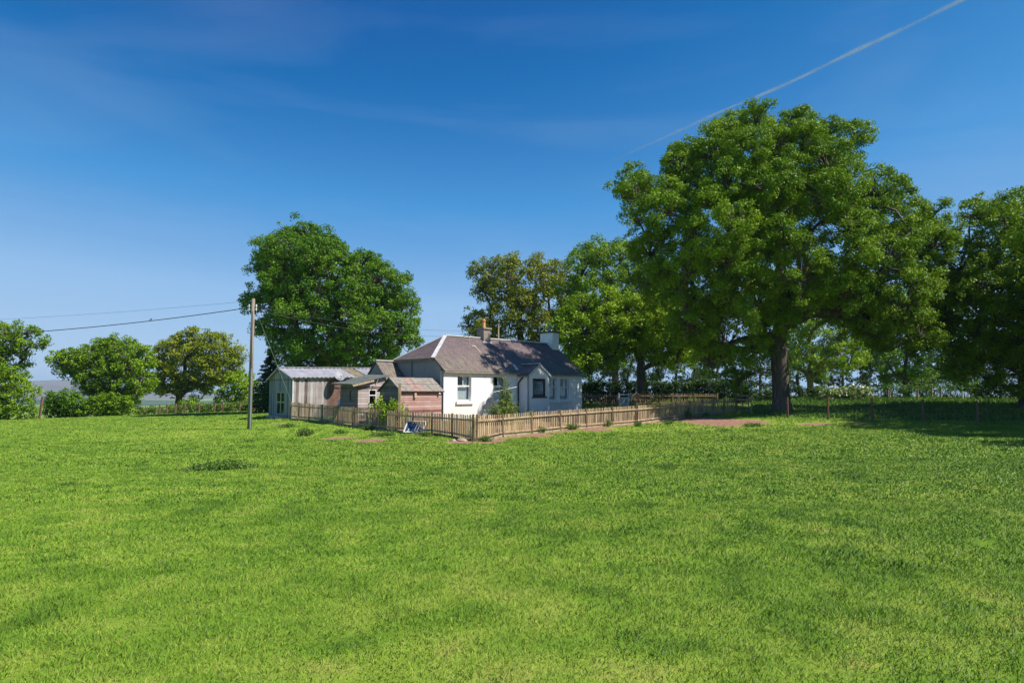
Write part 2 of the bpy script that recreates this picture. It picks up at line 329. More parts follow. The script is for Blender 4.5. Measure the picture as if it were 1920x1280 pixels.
def tps(x, y):
    s = W_[nC] + W_[nC + 1] * x + W_[nC + 2] * y
    for i in range(nC): s = s + W_[i] * _phi((x - CP[i, 0]) ** 2 + (y - CP[i, 1]) ** 2)
    return s
def sm(a, b, x): t = np.clip((x - a) / (b - a), 0, 1); return t * t * (3 - 2 * t)
def H0(x, y):
    xc = np.clip(x, -75, 70); yc = np.clip(y, -18, 92)
    h = tps(xc, yc)
    h = h + (fbm(x, y, 3.2, 5, 3) - .5) * .055 * (1 - sm(70, 110, y)) + (fbm(x, y, 12, 9, 3) - .5) * .12 * sm(12, 25, y) * (1 - sm(60, 90, y))
    d = np.hypot(np.maximum(np.abs(x) - 70, 0), np.maximum(y - 88 + .12 * np.clip(x, -100, 100), 0))
    fall = -26 * sm(0, 420, d) - 3.0 * sm(0, 60, d)
    return h + fall + (fbm(x, y, 260, 3, 3) - .5) * 9 * sm(150, 900, d)
def graded(lo, hi, step, far, n):
    a = np.arange(lo, hi + 1e-6, step); g = np.geomspace(step, far, n)
    return np.concatenate([lo - np.cumsum(np.diff(np.concatenate([[0], g])))[::-1], a, hi + np.cumsum(np.diff(np.concatenate([[0], g])))])
xs = graded(-48, 48, .35, 7000, 60); ys = graded(0, 84, .35, 7000, 60)
ys = ys[ys > -400]
GX, GY = np.meshgrid(xs, ys, indexing='ij'); GZ = H0(GX, GY)
def Hn(x, y):
    x = np.asarray(x, float); y = np.asarray(y, float)
    i = np.clip(np.searchsorted(xs, x) - 1, 0, len(xs) - 2); j = np.clip(np.searchsorted(ys, y) - 1, 0, len(ys) - 2)
    fx = (x - xs[i]) / (xs[i + 1] - xs[i]); fy = (y - ys[j]) / (ys[j + 1] - ys[j])
    return (GZ[i, j] * (1 - fx) + GZ[i + 1, j] * fx) * (1 - fy) + (GZ[i, j + 1] * (1 - fx) + GZ[i + 1, j + 1] * fx) * fy
def H(x, y): return float(Hn(x, y))
def g(px, py):
    """where the ray through a photo pixel meets the field"""
    p = at(px, py, 1.0); dx, dz = p[0], p[2] - EYE; Y = 2.0
    while Y < 140 and EYE + dz * Y > H(dx * Y, Y): Y += .1
    return (dx * Y, Y, H(dx * Y, Y))

# soil patches (bare red earth): centre, radii, angle
def blob(px, py, wp, hp_, w=1):
    p = g(px, py); return (p[0], p[1], wp / 2 * p[1] / 1280, max(.35, (g(px, py - hp_ / 2)[1] - g(px, py + hp_ / 2)[1]) / 2), w)
SOIL = [blob(1345, 790, 110, 20, 1.3), blob(1395, 791, 90, 14, 1.0), blob(1290, 787, 80, 8, .9), blob(695, 826, 75, 9, .95), blob(635, 822, 80, 7, .95), blob(865, 829, 60, 7, 1.1), blob(920, 829, 60, 7, 1.0),
        blob(524, 796, 40, 5, .6), blob(1530, 795, 90, 7, .8), blob(1610, 794, 70, 6, .65), blob(800, 823, 50, 5, .6), blob(1010, 817, 90, 7, .9), blob(1120, 806, 90, 6, .8), blob(120, 960, 50, 12, .5), blob(225, 1168, 40, 16, .55)]
def soil(x, y):
    s = np.zeros_like(x)
    for (cx, cy, rx, ry, w) in SOIL: s = np.maximum(s, w * np.exp(-(((x - cx) / rx) ** 2 + ((y - cy) / ry) ** 2) * 1.1))
    rx_, ry_ = x - FC[0], y - FC[1]; k = rx_ * FD[0] + ry_ * FD[1]; d = rx_ * FD[1] - ry_ * FD[0]
    s = np.maximum(s, .80 * np.exp(-((d - .40) / .42) ** 2) * sm(-1, .5, k) * (1 - sm(19, 22, k)))
    l_ = (x + 3.92) * .692 + (y - 39.2) * .722; w_ = -(x + 3.92) * .722 + (y - 39.2) * .692
    s = np.maximum(s, .50 * ((d < -.12) & (w_ < 5) & (l_ > -4.35) & (l_ < 12.5)))
    return s * (.60 + .8 * fbm(x, y, 1.1, 21, 4))
def tintf(x, y):
    a = fbm(x, y, 9.0, 31, 4); b = fbm(x, y, 1.3, 41, 4); c = fbm(x, y, .38, 51, 4)
    return np.clip(.53 + (a - .5) * .25 + (b - .5) * .40 + (c - .5) * 1.5, 0, 1)

# ground sheet
nx, ny = len(xs), len(ys)
me = bpy.data.meshes.new('ground'); me.vertices.add(nx * ny)
me.vertices.foreach_set('co', np.stack([GX, GY, GZ], -1).astype(np.float32).ravel())
ii, jj = np.meshgrid(np.arange(nx - 1), np.arange(ny - 1), indexing='ij'); b0 = (ii * ny + jj).ravel()
F = np.stack([b0, b0 + ny, b0 + ny + 1, b0 + 1], -1).astype(np.int32)
me.loops.add(F.size); me.loops.foreach_set('vertex_index', F.ravel()); me.polygons.add(len(F))
me.polygons.foreach_set('loop_start', np.arange(0, F.size, 4, dtype=np.int32)); me.polygons.foreach_set('use_smooth', np.full(len(F), True))
a_ = me.attributes.new('soil', 'FLOAT', 'POINT'); a_.data.foreach_set('value', soil(GX, GY).astype(np.float32).ravel())
a_ = me.attributes.new('tint', 'FLOAT', 'POINT'); a_.data.foreach_set('value', tintf(GX, GY).astype(np.float32).ravel())
me.update(calc_edges=True)
m, t, p, o = mat('pasture ground')
tn = nd(t, 'ShaderNodeAttribute', attribute_name='tint').outputs['Fac']; so = nd(t, 'ShaderNodeAttribute', attribute_name='soil').outputs['Fac']
gc = nd(t, 'ShaderNodeNewGeometry').outputs['Position']
n1 = nd(t, 'ShaderNodeTexNoise', {'Vector': gc, 'Scale': 5.5, 'Detail': 8, 'Roughness': .75}).outputs[0]
n2 = nd(t, 'ShaderNodeTexNoise', {'Vector': gc, 'Scale': .012, 'Detail': 5}).outputs[0]
fa = nd(t, 'ShaderNodeMath', {0: n1, 1: .6, 2: nd(t, 'ShaderNodeMath', {0: tn, 1: .6}, operation='MULTIPLY').outputs[0]}, operation='MULTIPLY_ADD').outputs[0]
gcol = ramp(t, fa, [(.25, (.06, .12, .012)), (.5, (.145, .245, .022)), (.75, (.235, .32, .04)), (.95, (.32, .31, .08))])
scol = ramp(t, n1, [(.3, (.13, .07, .045)), (.5, (.28, .155, .11)), (.75, (.44, .275, .20))])
sf = nd(t, 'ShaderNodeMapRange', {0: nd(t, 'ShaderNodeMath', {0: n1, 1: 1.3, 2: so}, operation='MULTIPLY_ADD').outputs[0], 1: .98, 2: 1.22}).outputs[0]
mx = nd(t, 'ShaderNodeMixRGB', {0: sf, 1: gcol, 2: scol})
t.links.new(mx.outputs[0], p.inputs['Base Color']); p.inputs['Roughness'].default_value = .95; p.inputs['Specular IOR Level'].default_value = .1
bump(t, p, n1, .8, .06)
me.materials.append(m); ground = link(bpy.data.objects.new('ground', me)); tag(ground, kind='structure')

# far hills
def ridge(name, pts, D, back, col1, col2, rough=8, seed=1):
    pts = sorted(pts); X = np.linspace(pts[0][0], pts[-1][0], 160); Yp = np.interp(X, [q[0] for q in pts], [q[1] for q in pts])
    prof = []; v = []; f = []
    for k, (px, py) in enumerate(zip(X, Yp)):
        top = at(px, py, D); x0 = top[0]
        nz = (vnoise(np.array([k * 1.0]), np.array([0.]), 5, seed)[0] - .5) * rough
        for q, (dy, hf) in enumerate(((-back, 0), (-back * .7, .28), (-back * .45, .55), (-back * .2, .85), (0, 1), (back * .6, .5), (back, 0))):
            z = -34 + (top[2] + nz + 34) * hf + (random.random() - .5) * rough * .6 * (hf > 0)
            v.append((x0 * (1 + dy * .0 / D), D + dy, z))
    m_ = 7
    for k in range(len(X) - 1):
        for q in range(m_ - 1): a = k * m_ + q; f.append((a, a + m_, a + m_ + 1, a + 1))
    b = MB(); b.v = v; b.f = f
    mm = noisy(name + ' cover', [(.35, col1), (.65, col2)], .004, (1, 1, 1), .95, 0, .1)
    return tag(b.build(name, mm, None, True), kind='structure')
ridge('far_hills', [(-1500, 742), (-700, 735), (-200, 728), (50, 719), (95, 712), (150, 716), (210, 728), (255, 744), (310, 737), (400, 742), (600, 745), (1000, 742), (1500, 738), (2500, 744)], 4800, 1500, (.10, .085, .06), (.17, .15, .10), 10, 4)
ridge('near_hills', [(-1500, 752), (-300, 750), (100, 748), (250, 751), (310, 753), (480, 752), (900, 753), (1600, 750), (2600, 754)], 2300, 700, (.035, .06, .025), (.08, .12, .045), 5, 8)

# ------------------------------------------------------------------ cottage
HO = (-3.92, 39.2, 0.0); HR = math.atan2(.722, .692)
E_, RZ, HZ, L_, Wd = 2.89, 5.08, 3.62, 12.8, 5.4
B0 = -.35
house = thing('cottage', 'white harled cottage with slate roof, two chimneys and gabled porch', 'cottage', HO, HR)
def wall_holes(mb, x0, x1, z0, z1, y, holes, th=.28):
    xc = sorted({x0, x1, *[h[0] for h in holes], *[h[1] for h in holes]}); zc = sorted({z0, z1, *[h[2] for h in holes], *[h[3] for h in holes]})
    for i in range(len(xc) - 1):
        for j in range(len(zc) - 1):
            cx, cz = (xc[i] + xc[i + 1]) / 2, (zc[j] + zc[j + 1]) / 2
            if any(h[0] < cx < h[1] and h[2] < cz < h[3] for h in holes): continue
            for yy in (y, y + th): mb.poly([(xc[i], yy, zc[j]), (xc[i + 1], yy, zc[j]), (xc[i + 1], yy, zc[j + 1]), (xc[i], yy, zc[j + 1])])
    for h in holes:
        a, b, c, d = h; y2 = y + th
        mb.poly([(a, y, c), (a, y2, c), (a, y2, d), (a, y, d)]); mb.poly([(b, y, c), (b, y2, c), (b, y2, d), (b, y, d)])
        mb.poly([(a, y, d), (a, y2, d), (b, y2, d), (b, y, d)]); mb.poly([(a, y, c), (b, y, c), (b, y2, c), (a, y2, c)])
wins = [(1.06, 2.17, 1.11, 2.60), (4.0, 5.1, 1.11, 2.60), (9.08, 10.04, 1.08, 2.57), (10.40, 11.36, 1.08, 2.57)]
b = MB(); wall_holes(b, 0, L_, B0, E_ - .02, 0, wins)
b.build('wall', M['white'], house)
half = Wd / 2; k_ = (RZ - E_) / half; wz = (HZ - E_) / k_
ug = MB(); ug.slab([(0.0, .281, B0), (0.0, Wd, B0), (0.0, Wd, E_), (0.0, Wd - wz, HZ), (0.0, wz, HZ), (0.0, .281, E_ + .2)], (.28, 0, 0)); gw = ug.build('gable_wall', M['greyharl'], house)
tag(gw, 'gable end of the cottage, its shade put into the grey colour')
b = MB(); b.slab([(L_, .281, B0), (L_, Wd, B0), (L_, Wd, E_), (L_, half, RZ - .03), (L_, .281, E_ + .2)], (-.28, 0, 0)); b.build('gable_wall', M['white'], house)
b = MB(); b.box(.281, L_ - .281, Wd - .28, Wd, B0, E_); b.build('wall', M['white'], house)
# roof (slabs of real thickness)
nrm = Vector((0, -k_, 1)).normalized(); th = .10; ov = .14
def rz_(y): return E_ + y * k_
HIPX = 2.43
f_ = MB()
f_.slab([(-.08, -ov, rz_(-ov)), (L_ + .06, -ov, rz_(-ov)), (L_ + .06, half, RZ), (HIPX, half, RZ), (-.08, wz - .05, rz_(wz - .05))], nrm * th)
rf = f_.build('roof', M['slate'], house)
f2 = MB(); n2_ = Vector((0, k_, 1)).normalized()
f2.slab([(-.08, Wd + ov, rz_(-ov)), (L_ + .06, Wd + ov, rz_(-ov)), (L_ + .06, half, RZ), (HIPX, half, RZ), (-.08, Wd - wz + .05, rz_(wz - .05))], n2_ * th)
f2.build('rear_slope', M['slate'], rf)
f3 = MB(); hn = Vector((-(RZ - HZ) / HIPX, 0, 1)).normalized()
f3.slab([(-.16, wz - .12, HZ - .10), (-.16, Wd - wz + .12, HZ - .10), (HIPX + .02, half, RZ + .01)], hn * th)
f3.build('hip_slope', M['slate_hip'], rf)
b = MB(); b.bar((HIPX - .05, half, RZ + .13), (L_ + .06, half, RZ + .13), .26, .07); b.build('ridge_cap', M['lead'], rf)
for yy, nm in ((wz - .1, 1), (Wd - wz + .1, 1)):
    b = MB(); b.bar((-.16, yy, HZ + .02), (HIPX, half, RZ + .14), .22, .05); b.build('hip_flashing', M['lead'], rf)
b = MB(); b.bar((-.06, -ov - .02, rz_(-ov) + .02), (L_ + .05, -ov - .02, rz_(-ov) + .02), .06, .09); b.build('gutter', M['brickgrey'], rf)
b = MB(); b.bar((-.18, wz - .05, HZ - .11), (-.18, Wd - wz + .1, HZ - .11), .05, .08); b.build('gutter', M['brickgrey'], rf)
# chimneys
def chimney(x0, x1, y0, y1, zt, mtl, pots, pm, ph, capm):
    b = MB(); b.box(x0, x1, y0, y1, 4.4, zt); ch = b.build('chimney', mtl, house)
    b = MB(); b.box(x0 - .07, x1 + .07, y0 - .07, y1 + .07, zt + .002, zt + .12); b.build('chimney_cap', capm, ch)
    for (cx, cy) in pots:
        b = MB(); b.tube([(cx, cy, zt + .12), (cx, cy, zt + .2), (cx, cy, zt + ph * .72), (cx, cy, zt + ph * .76), (cx, cy, zt + ph * .86), (cx, cy, zt + ph * .87), (cx, cy, zt + ph)],
                         [.15, .125, .11, .15, .15, .10, .09], 14); b.build('chimney_pot', pm, ch, False)
    return ch
c1 = chimney(5.45, 6.07, half - .33, half + .33, 5.78, M['brickgrey'], [(5.76, half)], M['terracotta'], .72, M['brickgrey'])
b = MB(); b.slab([(5.38, half - .42, rz_(half - .42) + .12), (6.14, half - .42, rz_(half - .42) + .12), (6.14, half - .3, rz_(half - .3) + .12), (5.38, half - .3, rz_(half - .3) + .12)], (0, 0, .02)); b.build('flashing', M['lead'], c1)
c2 = chimney(12.12, 12.82, half - .6, half + .6, 5.95, M['white'], [(12.47, half)], M['potgrey'], .66, M['black'])
b = MB(); b.tube([(7.4, half + .25, 4.8), (7.4, half + .25, 6.3)], .05, 8); b.build('mast', M['fence'], house)
b = MB(); b.tube([(3.9, .95 * half, 4.85), (3.88, .95 * half, 5.25)], .018, 6); b.tube([(3.98, .8 * half, 4.55), (3.96, .8 * half, 5.05), (3.85, .8 * half, 5.3)], .02, 6); b.build('aerial', M['galv'], rf)
x = 3.95
for (xa, xb, ya, yb) in ((0, .34, 1.85, 1.95), (.22, .30, 1.3, 1.847), (.5, .85, 1.05, 1.13)):
    b = MB(); b.slab([(x + xa, ya, rz_(ya) + .135), (x + xb, ya, rz_(ya) + .135), (x + xb, yb, rz_(yb) + .135), (x + xa, yb, rz_(yb) + .135)], (0, 0, .02)); b.build('roof_patch', M['potgrey'], rf)
b = MB(); b.tube([(-.06, 2.94, HZ - .15), (-.06, 2.94, B0 + .3)], .045, 8); b.build('downpipe', M['greyharl'], house)
# windows
def sash(x0, x1, z0, z1, y, name='window', fm='whitepaint', bars=True, sill=True, lace=True, par=None):
    fr = .055; b = MB(); zm = z0 + (z1 - z0) * .60
    b.box(x0, x0 + fr, y, y + .09, z0, z1); b.box(x1 - fr, x1, y, y + .09, z0, z1)
    b.box(x0 + fr, x1 - fr, y, y + .09, z1 - fr, z1); b.box(x0 + fr, x1 - fr, y, y + .09, z0, z0 + .09)
    w = b.build(name, M[fm], par or house)
    if bars:
        b = MB(); b.box(x0 + fr, x1 - fr, y - .012, y + .07, zm - .045, zm + .03); b.build('meeting_rail', M[fm], w)
        b = MB(); xm = (x0 + x1) / 2; b.box(xm - .018, xm + .018, y + .01, y + .05, zm + .032, z1 - fr); b.build('glazing_bar', M[fm], w)
    b = MB(); b.poly([(x0 + fr, y + .055, z0 + .09), (x1 - fr, y + .055, z0 + .09), (x1 - fr, y + .055, z1 - fr), (x0 + fr, y + .055, z1 - fr)]); b.build('pane', M['glass'], w)
    if lace:
        b = MB(); n = 26; xa, xb = x0 + fr, x1 - fr; wd = xb - xa
        pr = [(xa + wd * i / n, y + .17 + .02 * math.sin(i * 1.7)) for i in range(n + 1)]
        for i in range(n):
            mid = (i + .5) / n
            top = z1 - .02 if (mid > .62 or mid < .08) else zm - .02
            b.poly([(pr[i][0], pr[i][1], z0 + .05), (pr[i + 1][0], pr[i + 1][1], z0 + .05), (pr[i + 1][0], pr[i + 1][1], top), (pr[i][0], pr[i][1], top)])
        b.build('curtain', M['curtain'], w)
    if sill:
        b = MB(); b.box(x0 - .12, x1 + .12, y - .24, y + .05, z0 - .17, z0 - .003); b.build('sill', M['white'], w)
    return w
sash(*wins[0], .13); sash(*wins[1], .13)
sash(*wins[2], .10); sash(*wins[3], .10)
# porch
PX0, PX1, PD, PE, PR = 6.2, 8.13, .98, 2.70, 3.37
pm_ = (PX0 + PX1) / 2
b = MB(); ph_ = (6.53, 7.79, 1.35, 2.50)
wall_holes(b, PX0, PX1, B0, PE - .02, -PD, [ph_], .18)
b.slab([(PX0, -PD, PE - .02), (PX1, -PD, PE - .02), (pm_, -PD, PR - .04)], (0, .18, 0))
b.slab([(PX0, -PD + .181, B0), (PX0, -.002, B0), (PX0, -.002, PE), (PX0, -PD + .181, PE)], (.15, 0, 0))
b.slab([(PX1, -PD + .181, B0), (PX1, -.002, B0), (PX1, -.002, PE), (PX1, -PD + .181, PE)], (-.15, 0, 0))
porch = b.build('porch', M['white'], house)
pk = (PR - PE) / (pm_ - PX0)
for s_, x_ in ((-1, PX0 - .1), (1, PX1 + .1)):
    ze = PE - .1 * pk; yb = (PR - E_) / k_
    b = MB(); b.slab([(x_, -PD - .08, ze), (pm_, -PD - .08, PR), (pm_, yb + .1, PR), (x_, -.05, ze)], (0, 0, .08))
    pr_ = b.build('porch_roof', M['slate'], porch)
    b = MB(); b.bar((x_ + s_ * .03, -PD - .1, ze), (x_ + s_ * .03, -.16, ze), .06, .09); b.build('gutter', M['brickgrey'], pr_)
    b = MB(); b.bar((x_, -PD - .085, ze + .02), (pm_, -PD - .085, PR + .02), .03, .12); b.build('bargeboard', M['lead'], pr_)
b = MB(); b.bar((pm_, -PD - .08, PR + .1), (pm_, (PR - E_) / k_ + .15, PR + .1), .16, .05); b.build('ridge_cap', M['lead'], porch)
b = MB(); b.slab([(PX0 - .16, .02, rz_(.02) + .145), (PX0 + .12, .02, rz_(.02) + .145), (PX0 + .22, .45, rz_(.45) + .145), (PX0 - .02, .45, rz_(.45) + .145)], (0, 0, .02)); b.build('valley_flashing', M['lead'], porch)
pw = sash(*ph_, -PD + .05, 'porch_window', 'darkwood', False, False, False, porch)
b = MB()
for i in range(24):
    t0 = i / 24; x0 = 6.72 + 1.0 * t0; sc = 1.0
    zt = 2.36; zb_ = 1.46
    b.poly([(x0, -PD + .16 + .012 * math.sin(i * 2.1), zb_), (x0 + 1.0 / 24, -PD + .16 + .012 * math.sin((i + 1) * 2.1), zb_), (x0 + 1.0 / 24, -PD + .16 + .012 * math.sin((i + 1) * 2.1), zt), (x0, -PD + .16 + .012 * math.sin(i * 2.1), zt)])
M['lace'] = noisy('grey lace', [(.35, (.10, .12, .13)), (.65, (.38, .44, .44))], 9, (3, 3, 1), .9, .1)
b.build('curtain', M['lace'], pw)
b = MB(); b.box(6.45, 7.87, -PD - .06, -PD + .045, 1.27, 1.347); b.build('sill', M['darkwood'], pw)
b = MB(); b.tube([(PX0 - .1, -.55, PE - .12), (PX0 - .09, -.30, PE - .30), (PX0 - .08, -.12, PE - .5), (PX0 - .08, -.12, B0 + .3)], .045, 8); b.build('downpipe', M['black'], porch)
# rear extension of the cottage
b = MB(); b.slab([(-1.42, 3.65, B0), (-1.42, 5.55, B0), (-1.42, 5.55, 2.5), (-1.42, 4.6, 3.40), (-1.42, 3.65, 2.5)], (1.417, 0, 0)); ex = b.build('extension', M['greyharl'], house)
for y0, s_ in ((3.52, 1), (5.68, -1)):
    b = MB(); b.slab([(-1.5, y0, 2.4), (-.003, y0, 2.4), (-.003, 4.6, 3.46), (-1.5, 4.6, 3.46)], (0, 0, .07)); b.build('extension_roof', M['slate'], ex)
b = MB(); b.bar((-1.5, 4.6, 3.56), (-.01, 4.6, 3.56), .22, .06); b.build('ridge_cap', M['lead'], ex)
b = MB(); b.bar((-1.5, 3.49, 2.41), (-.01, 3.49, 2.41), .06, .08); b.build('gutter', M['clap'], ex)

# ------------------------------------------------------------------ sheds
# red shed (in the cottage's frame directions)
def loc_h(l, w, z=0): return (HO[0] + .692 * l - .722 * w, HO[1] + .722 * l + .692 * w, z)
rs = thing('garden_shed', 'small faded red board shed with lichened grey roof sheets beside the cottage gable', 'shed', loc_h(-3.25, -.3), HR)
SL, SW, SE, SR = 2.85, 1.9, 1.74, 2.40; q = -.4
b = MB(); b.box(0, SL, 0, .06, q, SE); b.box(.06, SL, SW - .06, SW, q, SE); b.build('wall', M['redclap'], rs)
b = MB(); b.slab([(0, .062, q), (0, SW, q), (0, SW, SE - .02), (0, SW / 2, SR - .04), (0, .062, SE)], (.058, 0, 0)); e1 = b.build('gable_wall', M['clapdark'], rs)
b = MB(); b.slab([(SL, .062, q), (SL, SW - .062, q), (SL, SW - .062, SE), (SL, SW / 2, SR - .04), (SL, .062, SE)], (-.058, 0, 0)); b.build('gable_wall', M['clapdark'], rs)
kk = (SR - SE) / (SW / 2); sn = Vector((0, -kk, 1)).normalized()
b = MB(); b.slab([(-.12, -.14, SE - .14 * kk), (SL + .12, -.14, SE - .14 * kk), (SL + .12, SW / 2, SR), (-.12, SW / 2, SR)], sn * .03); rr = b.build('roof', M['felt'], rs)
b = MB(); b.slab([(-.12, SW + .14, SE - .14 * kk), (SL + .12, SW + .14, SE - .14 * kk), (SL + .12, SW / 2, SR), (-.12, SW / 2, SR)], Vector((0, kk, 1)).normalized() * .03); b.build('rear_slope', M['felt'], rr)
for r_ in range(2):
    for c_ in range(7):
        x0 = -.11 + c_ * (SL + .22) / 7; x1 = x0 + (SL + .22) / 7 - .015; ya = -.13 + r_ * .55; yb = ya + .54
        o_ = sn * (.032 + .012 * r_ + random.random() * .01)
        P = lambda x, y: tuple(Vector((x, y, SE + y * kk)) + o_)
        b = MB(); b.slab([P(x0, ya), P(x1, ya), P(x1, min(yb, SW / 2 - .01)), P(x0, min(yb, SW / 2 - .01))], sn * .014)
        b.build('roof_sheet', M['tilepink' if (r_, c_) in ((1, 2), (0, 2), (0, 3)) else 'tilegrey'], rr)
b = MB(); b.box(.86, 1.0, -.1, -.003, 1.32, 1.6); b.build('wooden_box', M['fence'], rs)
b = MB(); b.tube([(2.62, -.09, 1.50), (2.62, -.09, 1.56), (2.62, -.09, 1.60)], [.05, .07, .03], 10); b.build('lamp', M['whitepaint'], rs)
b = MB(); b.bar((-.13, -.15, SE - .1), (-.13, SW / 2, SR + .03), .03, .1); b.build('bargeboard', M['clapdark'], rs)

# leaning shed in the middle
ms = thing('lean_to_shed', 'tumbledown weathered board shed with sagging green felt roof and two windows', 'shed', loc_h(-3.74, 3.0), HR)
MW, MD = 1.82, 1.76
b = MB(); hw = (.72, 1.22, .92, 1.78)
wall_holes(b, 0, MW, -.4, 2.0, 0, [hw], .06); b.slab([(0, 0, 2.0), (MW, 0, 2.0), (MW, 0, 2.45), (0, 0, 2.03)], (0, .06, 0)); b.build('wall', M['clap'], ms)
b = MB(); hs_ = (.35, .8, 1.12, 1.72)
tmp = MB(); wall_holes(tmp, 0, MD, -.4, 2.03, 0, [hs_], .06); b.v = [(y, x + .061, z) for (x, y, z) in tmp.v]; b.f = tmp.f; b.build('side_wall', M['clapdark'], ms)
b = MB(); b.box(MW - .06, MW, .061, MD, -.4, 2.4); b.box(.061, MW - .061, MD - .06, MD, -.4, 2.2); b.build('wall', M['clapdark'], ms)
b = MB(); mo = Vector((0, 0, .07))
pts_t = [(-.55, -.22, 2.02), (.25, -.25, 2.13), (1.0, -.22, 2.36), (MW + .2, -.2, 2.56)]
for i in range(3):
    a, c = pts_t[i], pts_t[i + 1]
    b.slab([a, c, (c[0], MD + .2, c[2] + .07), (a[0], MD + .2, a[2] + .05)], mo)
mr = b.build('roof', M['felt'], ms)
b = MB(); b.bar((-.5, -.235, 1.98), (.9, -.235, 2.28), .04, .09); b.bar((.98, -.26, 2.02), (1.12, -.3, 2.36), .1, .03); b.build('fascia_board', M['fence'], mr)
def plain_window(x0, x1, z0, z1, y, par, fm, swap=False, rail=True):
    b = MB(); f = .04
    b.box(x0, x0 + f, y, y + .05, z0, z1); b.box(x1 - f, x1, y, y + .05, z0, z1); b.box(x0 + f, x1 - f, y, y + .05, z1 - f, z1); b.box(x0 + f, x1 - f, y, y + .05, z0, z0 + f)
    if rail: b.box(x0 + f, x1 - f, y - .003, y + .045, (z0 + z1) / 2 + .08, (z0 + z1) / 2 + .13)
    c = MB(); c.poly([(x0 + f, y + .03, z0 + f), (x1 - f, y + .03, z0 + f), (x1 - f, y + .03, z1 - f), (x0 + f, y + .03, z1 - f)])
    if swap:
        for k in (b, c): k.v = [(yy, xx, zz) for (xx, yy, zz) in k.v]
    w = b.build('window', M[fm], par); c.build('pane', M['glass'], w); return w
plain_window(*hw, -.012, ms, 'whitepaint')
plain_window(.411, .861, 1.12, 1.72, .005, ms, 'darkwood', True, False)

# big timber outbuilding
BSZ = math.atan2(.643, .766)
bs = thing('timber_outbuilding', 'long silvered timber outbuilding with corrugated metal roof at left end of the yard', 'outbuilding', (-13.77, 43, 0), BSZ)
BL, BW, BE, BR = 7.4, 4.0, 2.56, 3.17; tilt = .018
def bz(x, z): return z + x * tilt
b = MB(); b.slab([(0, 0, -.4), (2.42, 0, -.4), (2.42, 0, bz(2.42, BE)), (0, 0, BE)], (0, .06, 0)); b.build('wall', M['timber'], bs)
b = MB(); b.slab([(2.421, .02, -.4), (3.45, .02, -.4), (3.45, .02, bz(3.4, BE)), (2.421, .02, bz(2.42, BE))], (0, .05, 0)); tag(b.build('wall_panel', M['rust'], bs), 'rust brown wall panel')
b = MB(); b.slab([(3.451, 0, -.4), (BL, 0, -.4), (BL, 0, bz(BL, BE)), (3.451, 0, bz(3.45, BE))], (0, .06, 0)); b.slab([(0.06, BW, -.4), (BL, BW, -.4), (BL, BW, bz(BL, BE)), (0.06, BW, BE)], (0, -.06, 0)); b.build('wall', M['timber'], bs)
b = MB(); dh = (1.25, 2.65, .18, 1.66)
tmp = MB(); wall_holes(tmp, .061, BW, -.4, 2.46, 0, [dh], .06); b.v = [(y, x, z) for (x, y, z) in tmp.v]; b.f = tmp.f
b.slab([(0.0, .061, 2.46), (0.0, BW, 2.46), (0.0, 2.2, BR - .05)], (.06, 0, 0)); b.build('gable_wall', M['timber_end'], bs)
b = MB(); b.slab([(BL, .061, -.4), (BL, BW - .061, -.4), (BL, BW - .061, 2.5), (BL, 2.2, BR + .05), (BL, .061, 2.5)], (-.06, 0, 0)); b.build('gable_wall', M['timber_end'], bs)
b = MB(); b.box(-.03, -.002, -.02, BW + .02, 2.40, 2.46); b.build('batten', M['darkwood'], bs)
b = MB(); b.bar((0.0, -.03, -.1), (0.0, -.03, BE - .02), .09, .05); tag(b.build('corner_trim', M['lead'], bs), 'pale corner trim')
b = MB(); b.bar((-.1, -.11, BE - .03), (BL, -.11, bz(BL, BE) - .03), .04, .13); b.build('fascia_board', M['concrete'], bs)
# corrugated roof
def corrug(y0, z0, y1, z1, xa, xb, step=.30):
    mb = MB(); xs_ = np.arange(xa, xb + 1e-6, step / 2); pr = []
    for i, x in enumerate(xs_): pr.append((x, .030 if i % 2 else -.030))
    for i in range(len(pr) - 1):
        (x0, a), (x1, c) = pr[i], pr[i + 1]
        mb.poly([(x0, y0, bz(x0, z0) + a), (x1, y0, bz(x1, z0) + c), (x1, y1, bz(x1, z1) + c), (x0, y1, bz(x0, z1) + a)])
    return mb
kf = (BR - BE) / 2.2
rfb = corrug(-.2, BE - .2 * kf + .05, 2.2, BR + .05, -.15, 4.3); rfo = rfb.build('roof', M['tin'], bs)
tag(corrug(-.205, BE - .2 * kf + .052, 2.2, BR + .052, 4.301, 5.3).build('roof_sheet', M['tin_moss'], rfo), 'mossy brown roof sheet')
corrug(-.2, BE - .2 * kf + .05, 2.2, BR + .05, 5.301, BL + .1).build('roof_sheet', M['tin'], rfo)
corrug(2.2, BR + .05, BW + .2, 2.44, -.15, BL + .1).build('rear_slope', M['tin'], rfo)
b = MB(); b.bar((-.17, 2.2, BR + .09), (BL + .1, 2.2, bz(BL, BR) + .09), .24, .04); b.build('ridge_cap', M['tin'], rfo)
b = MB(); b.bar((-.17, -.2, BE - .06), (-.17, 2.2, BR + .03), .03, .09); b.bar((-.17, 2.2, BR + .03), (-.17, BW + .2, 2.40), .03, .09); b.build('bargeboard', M['tin'], rfo)
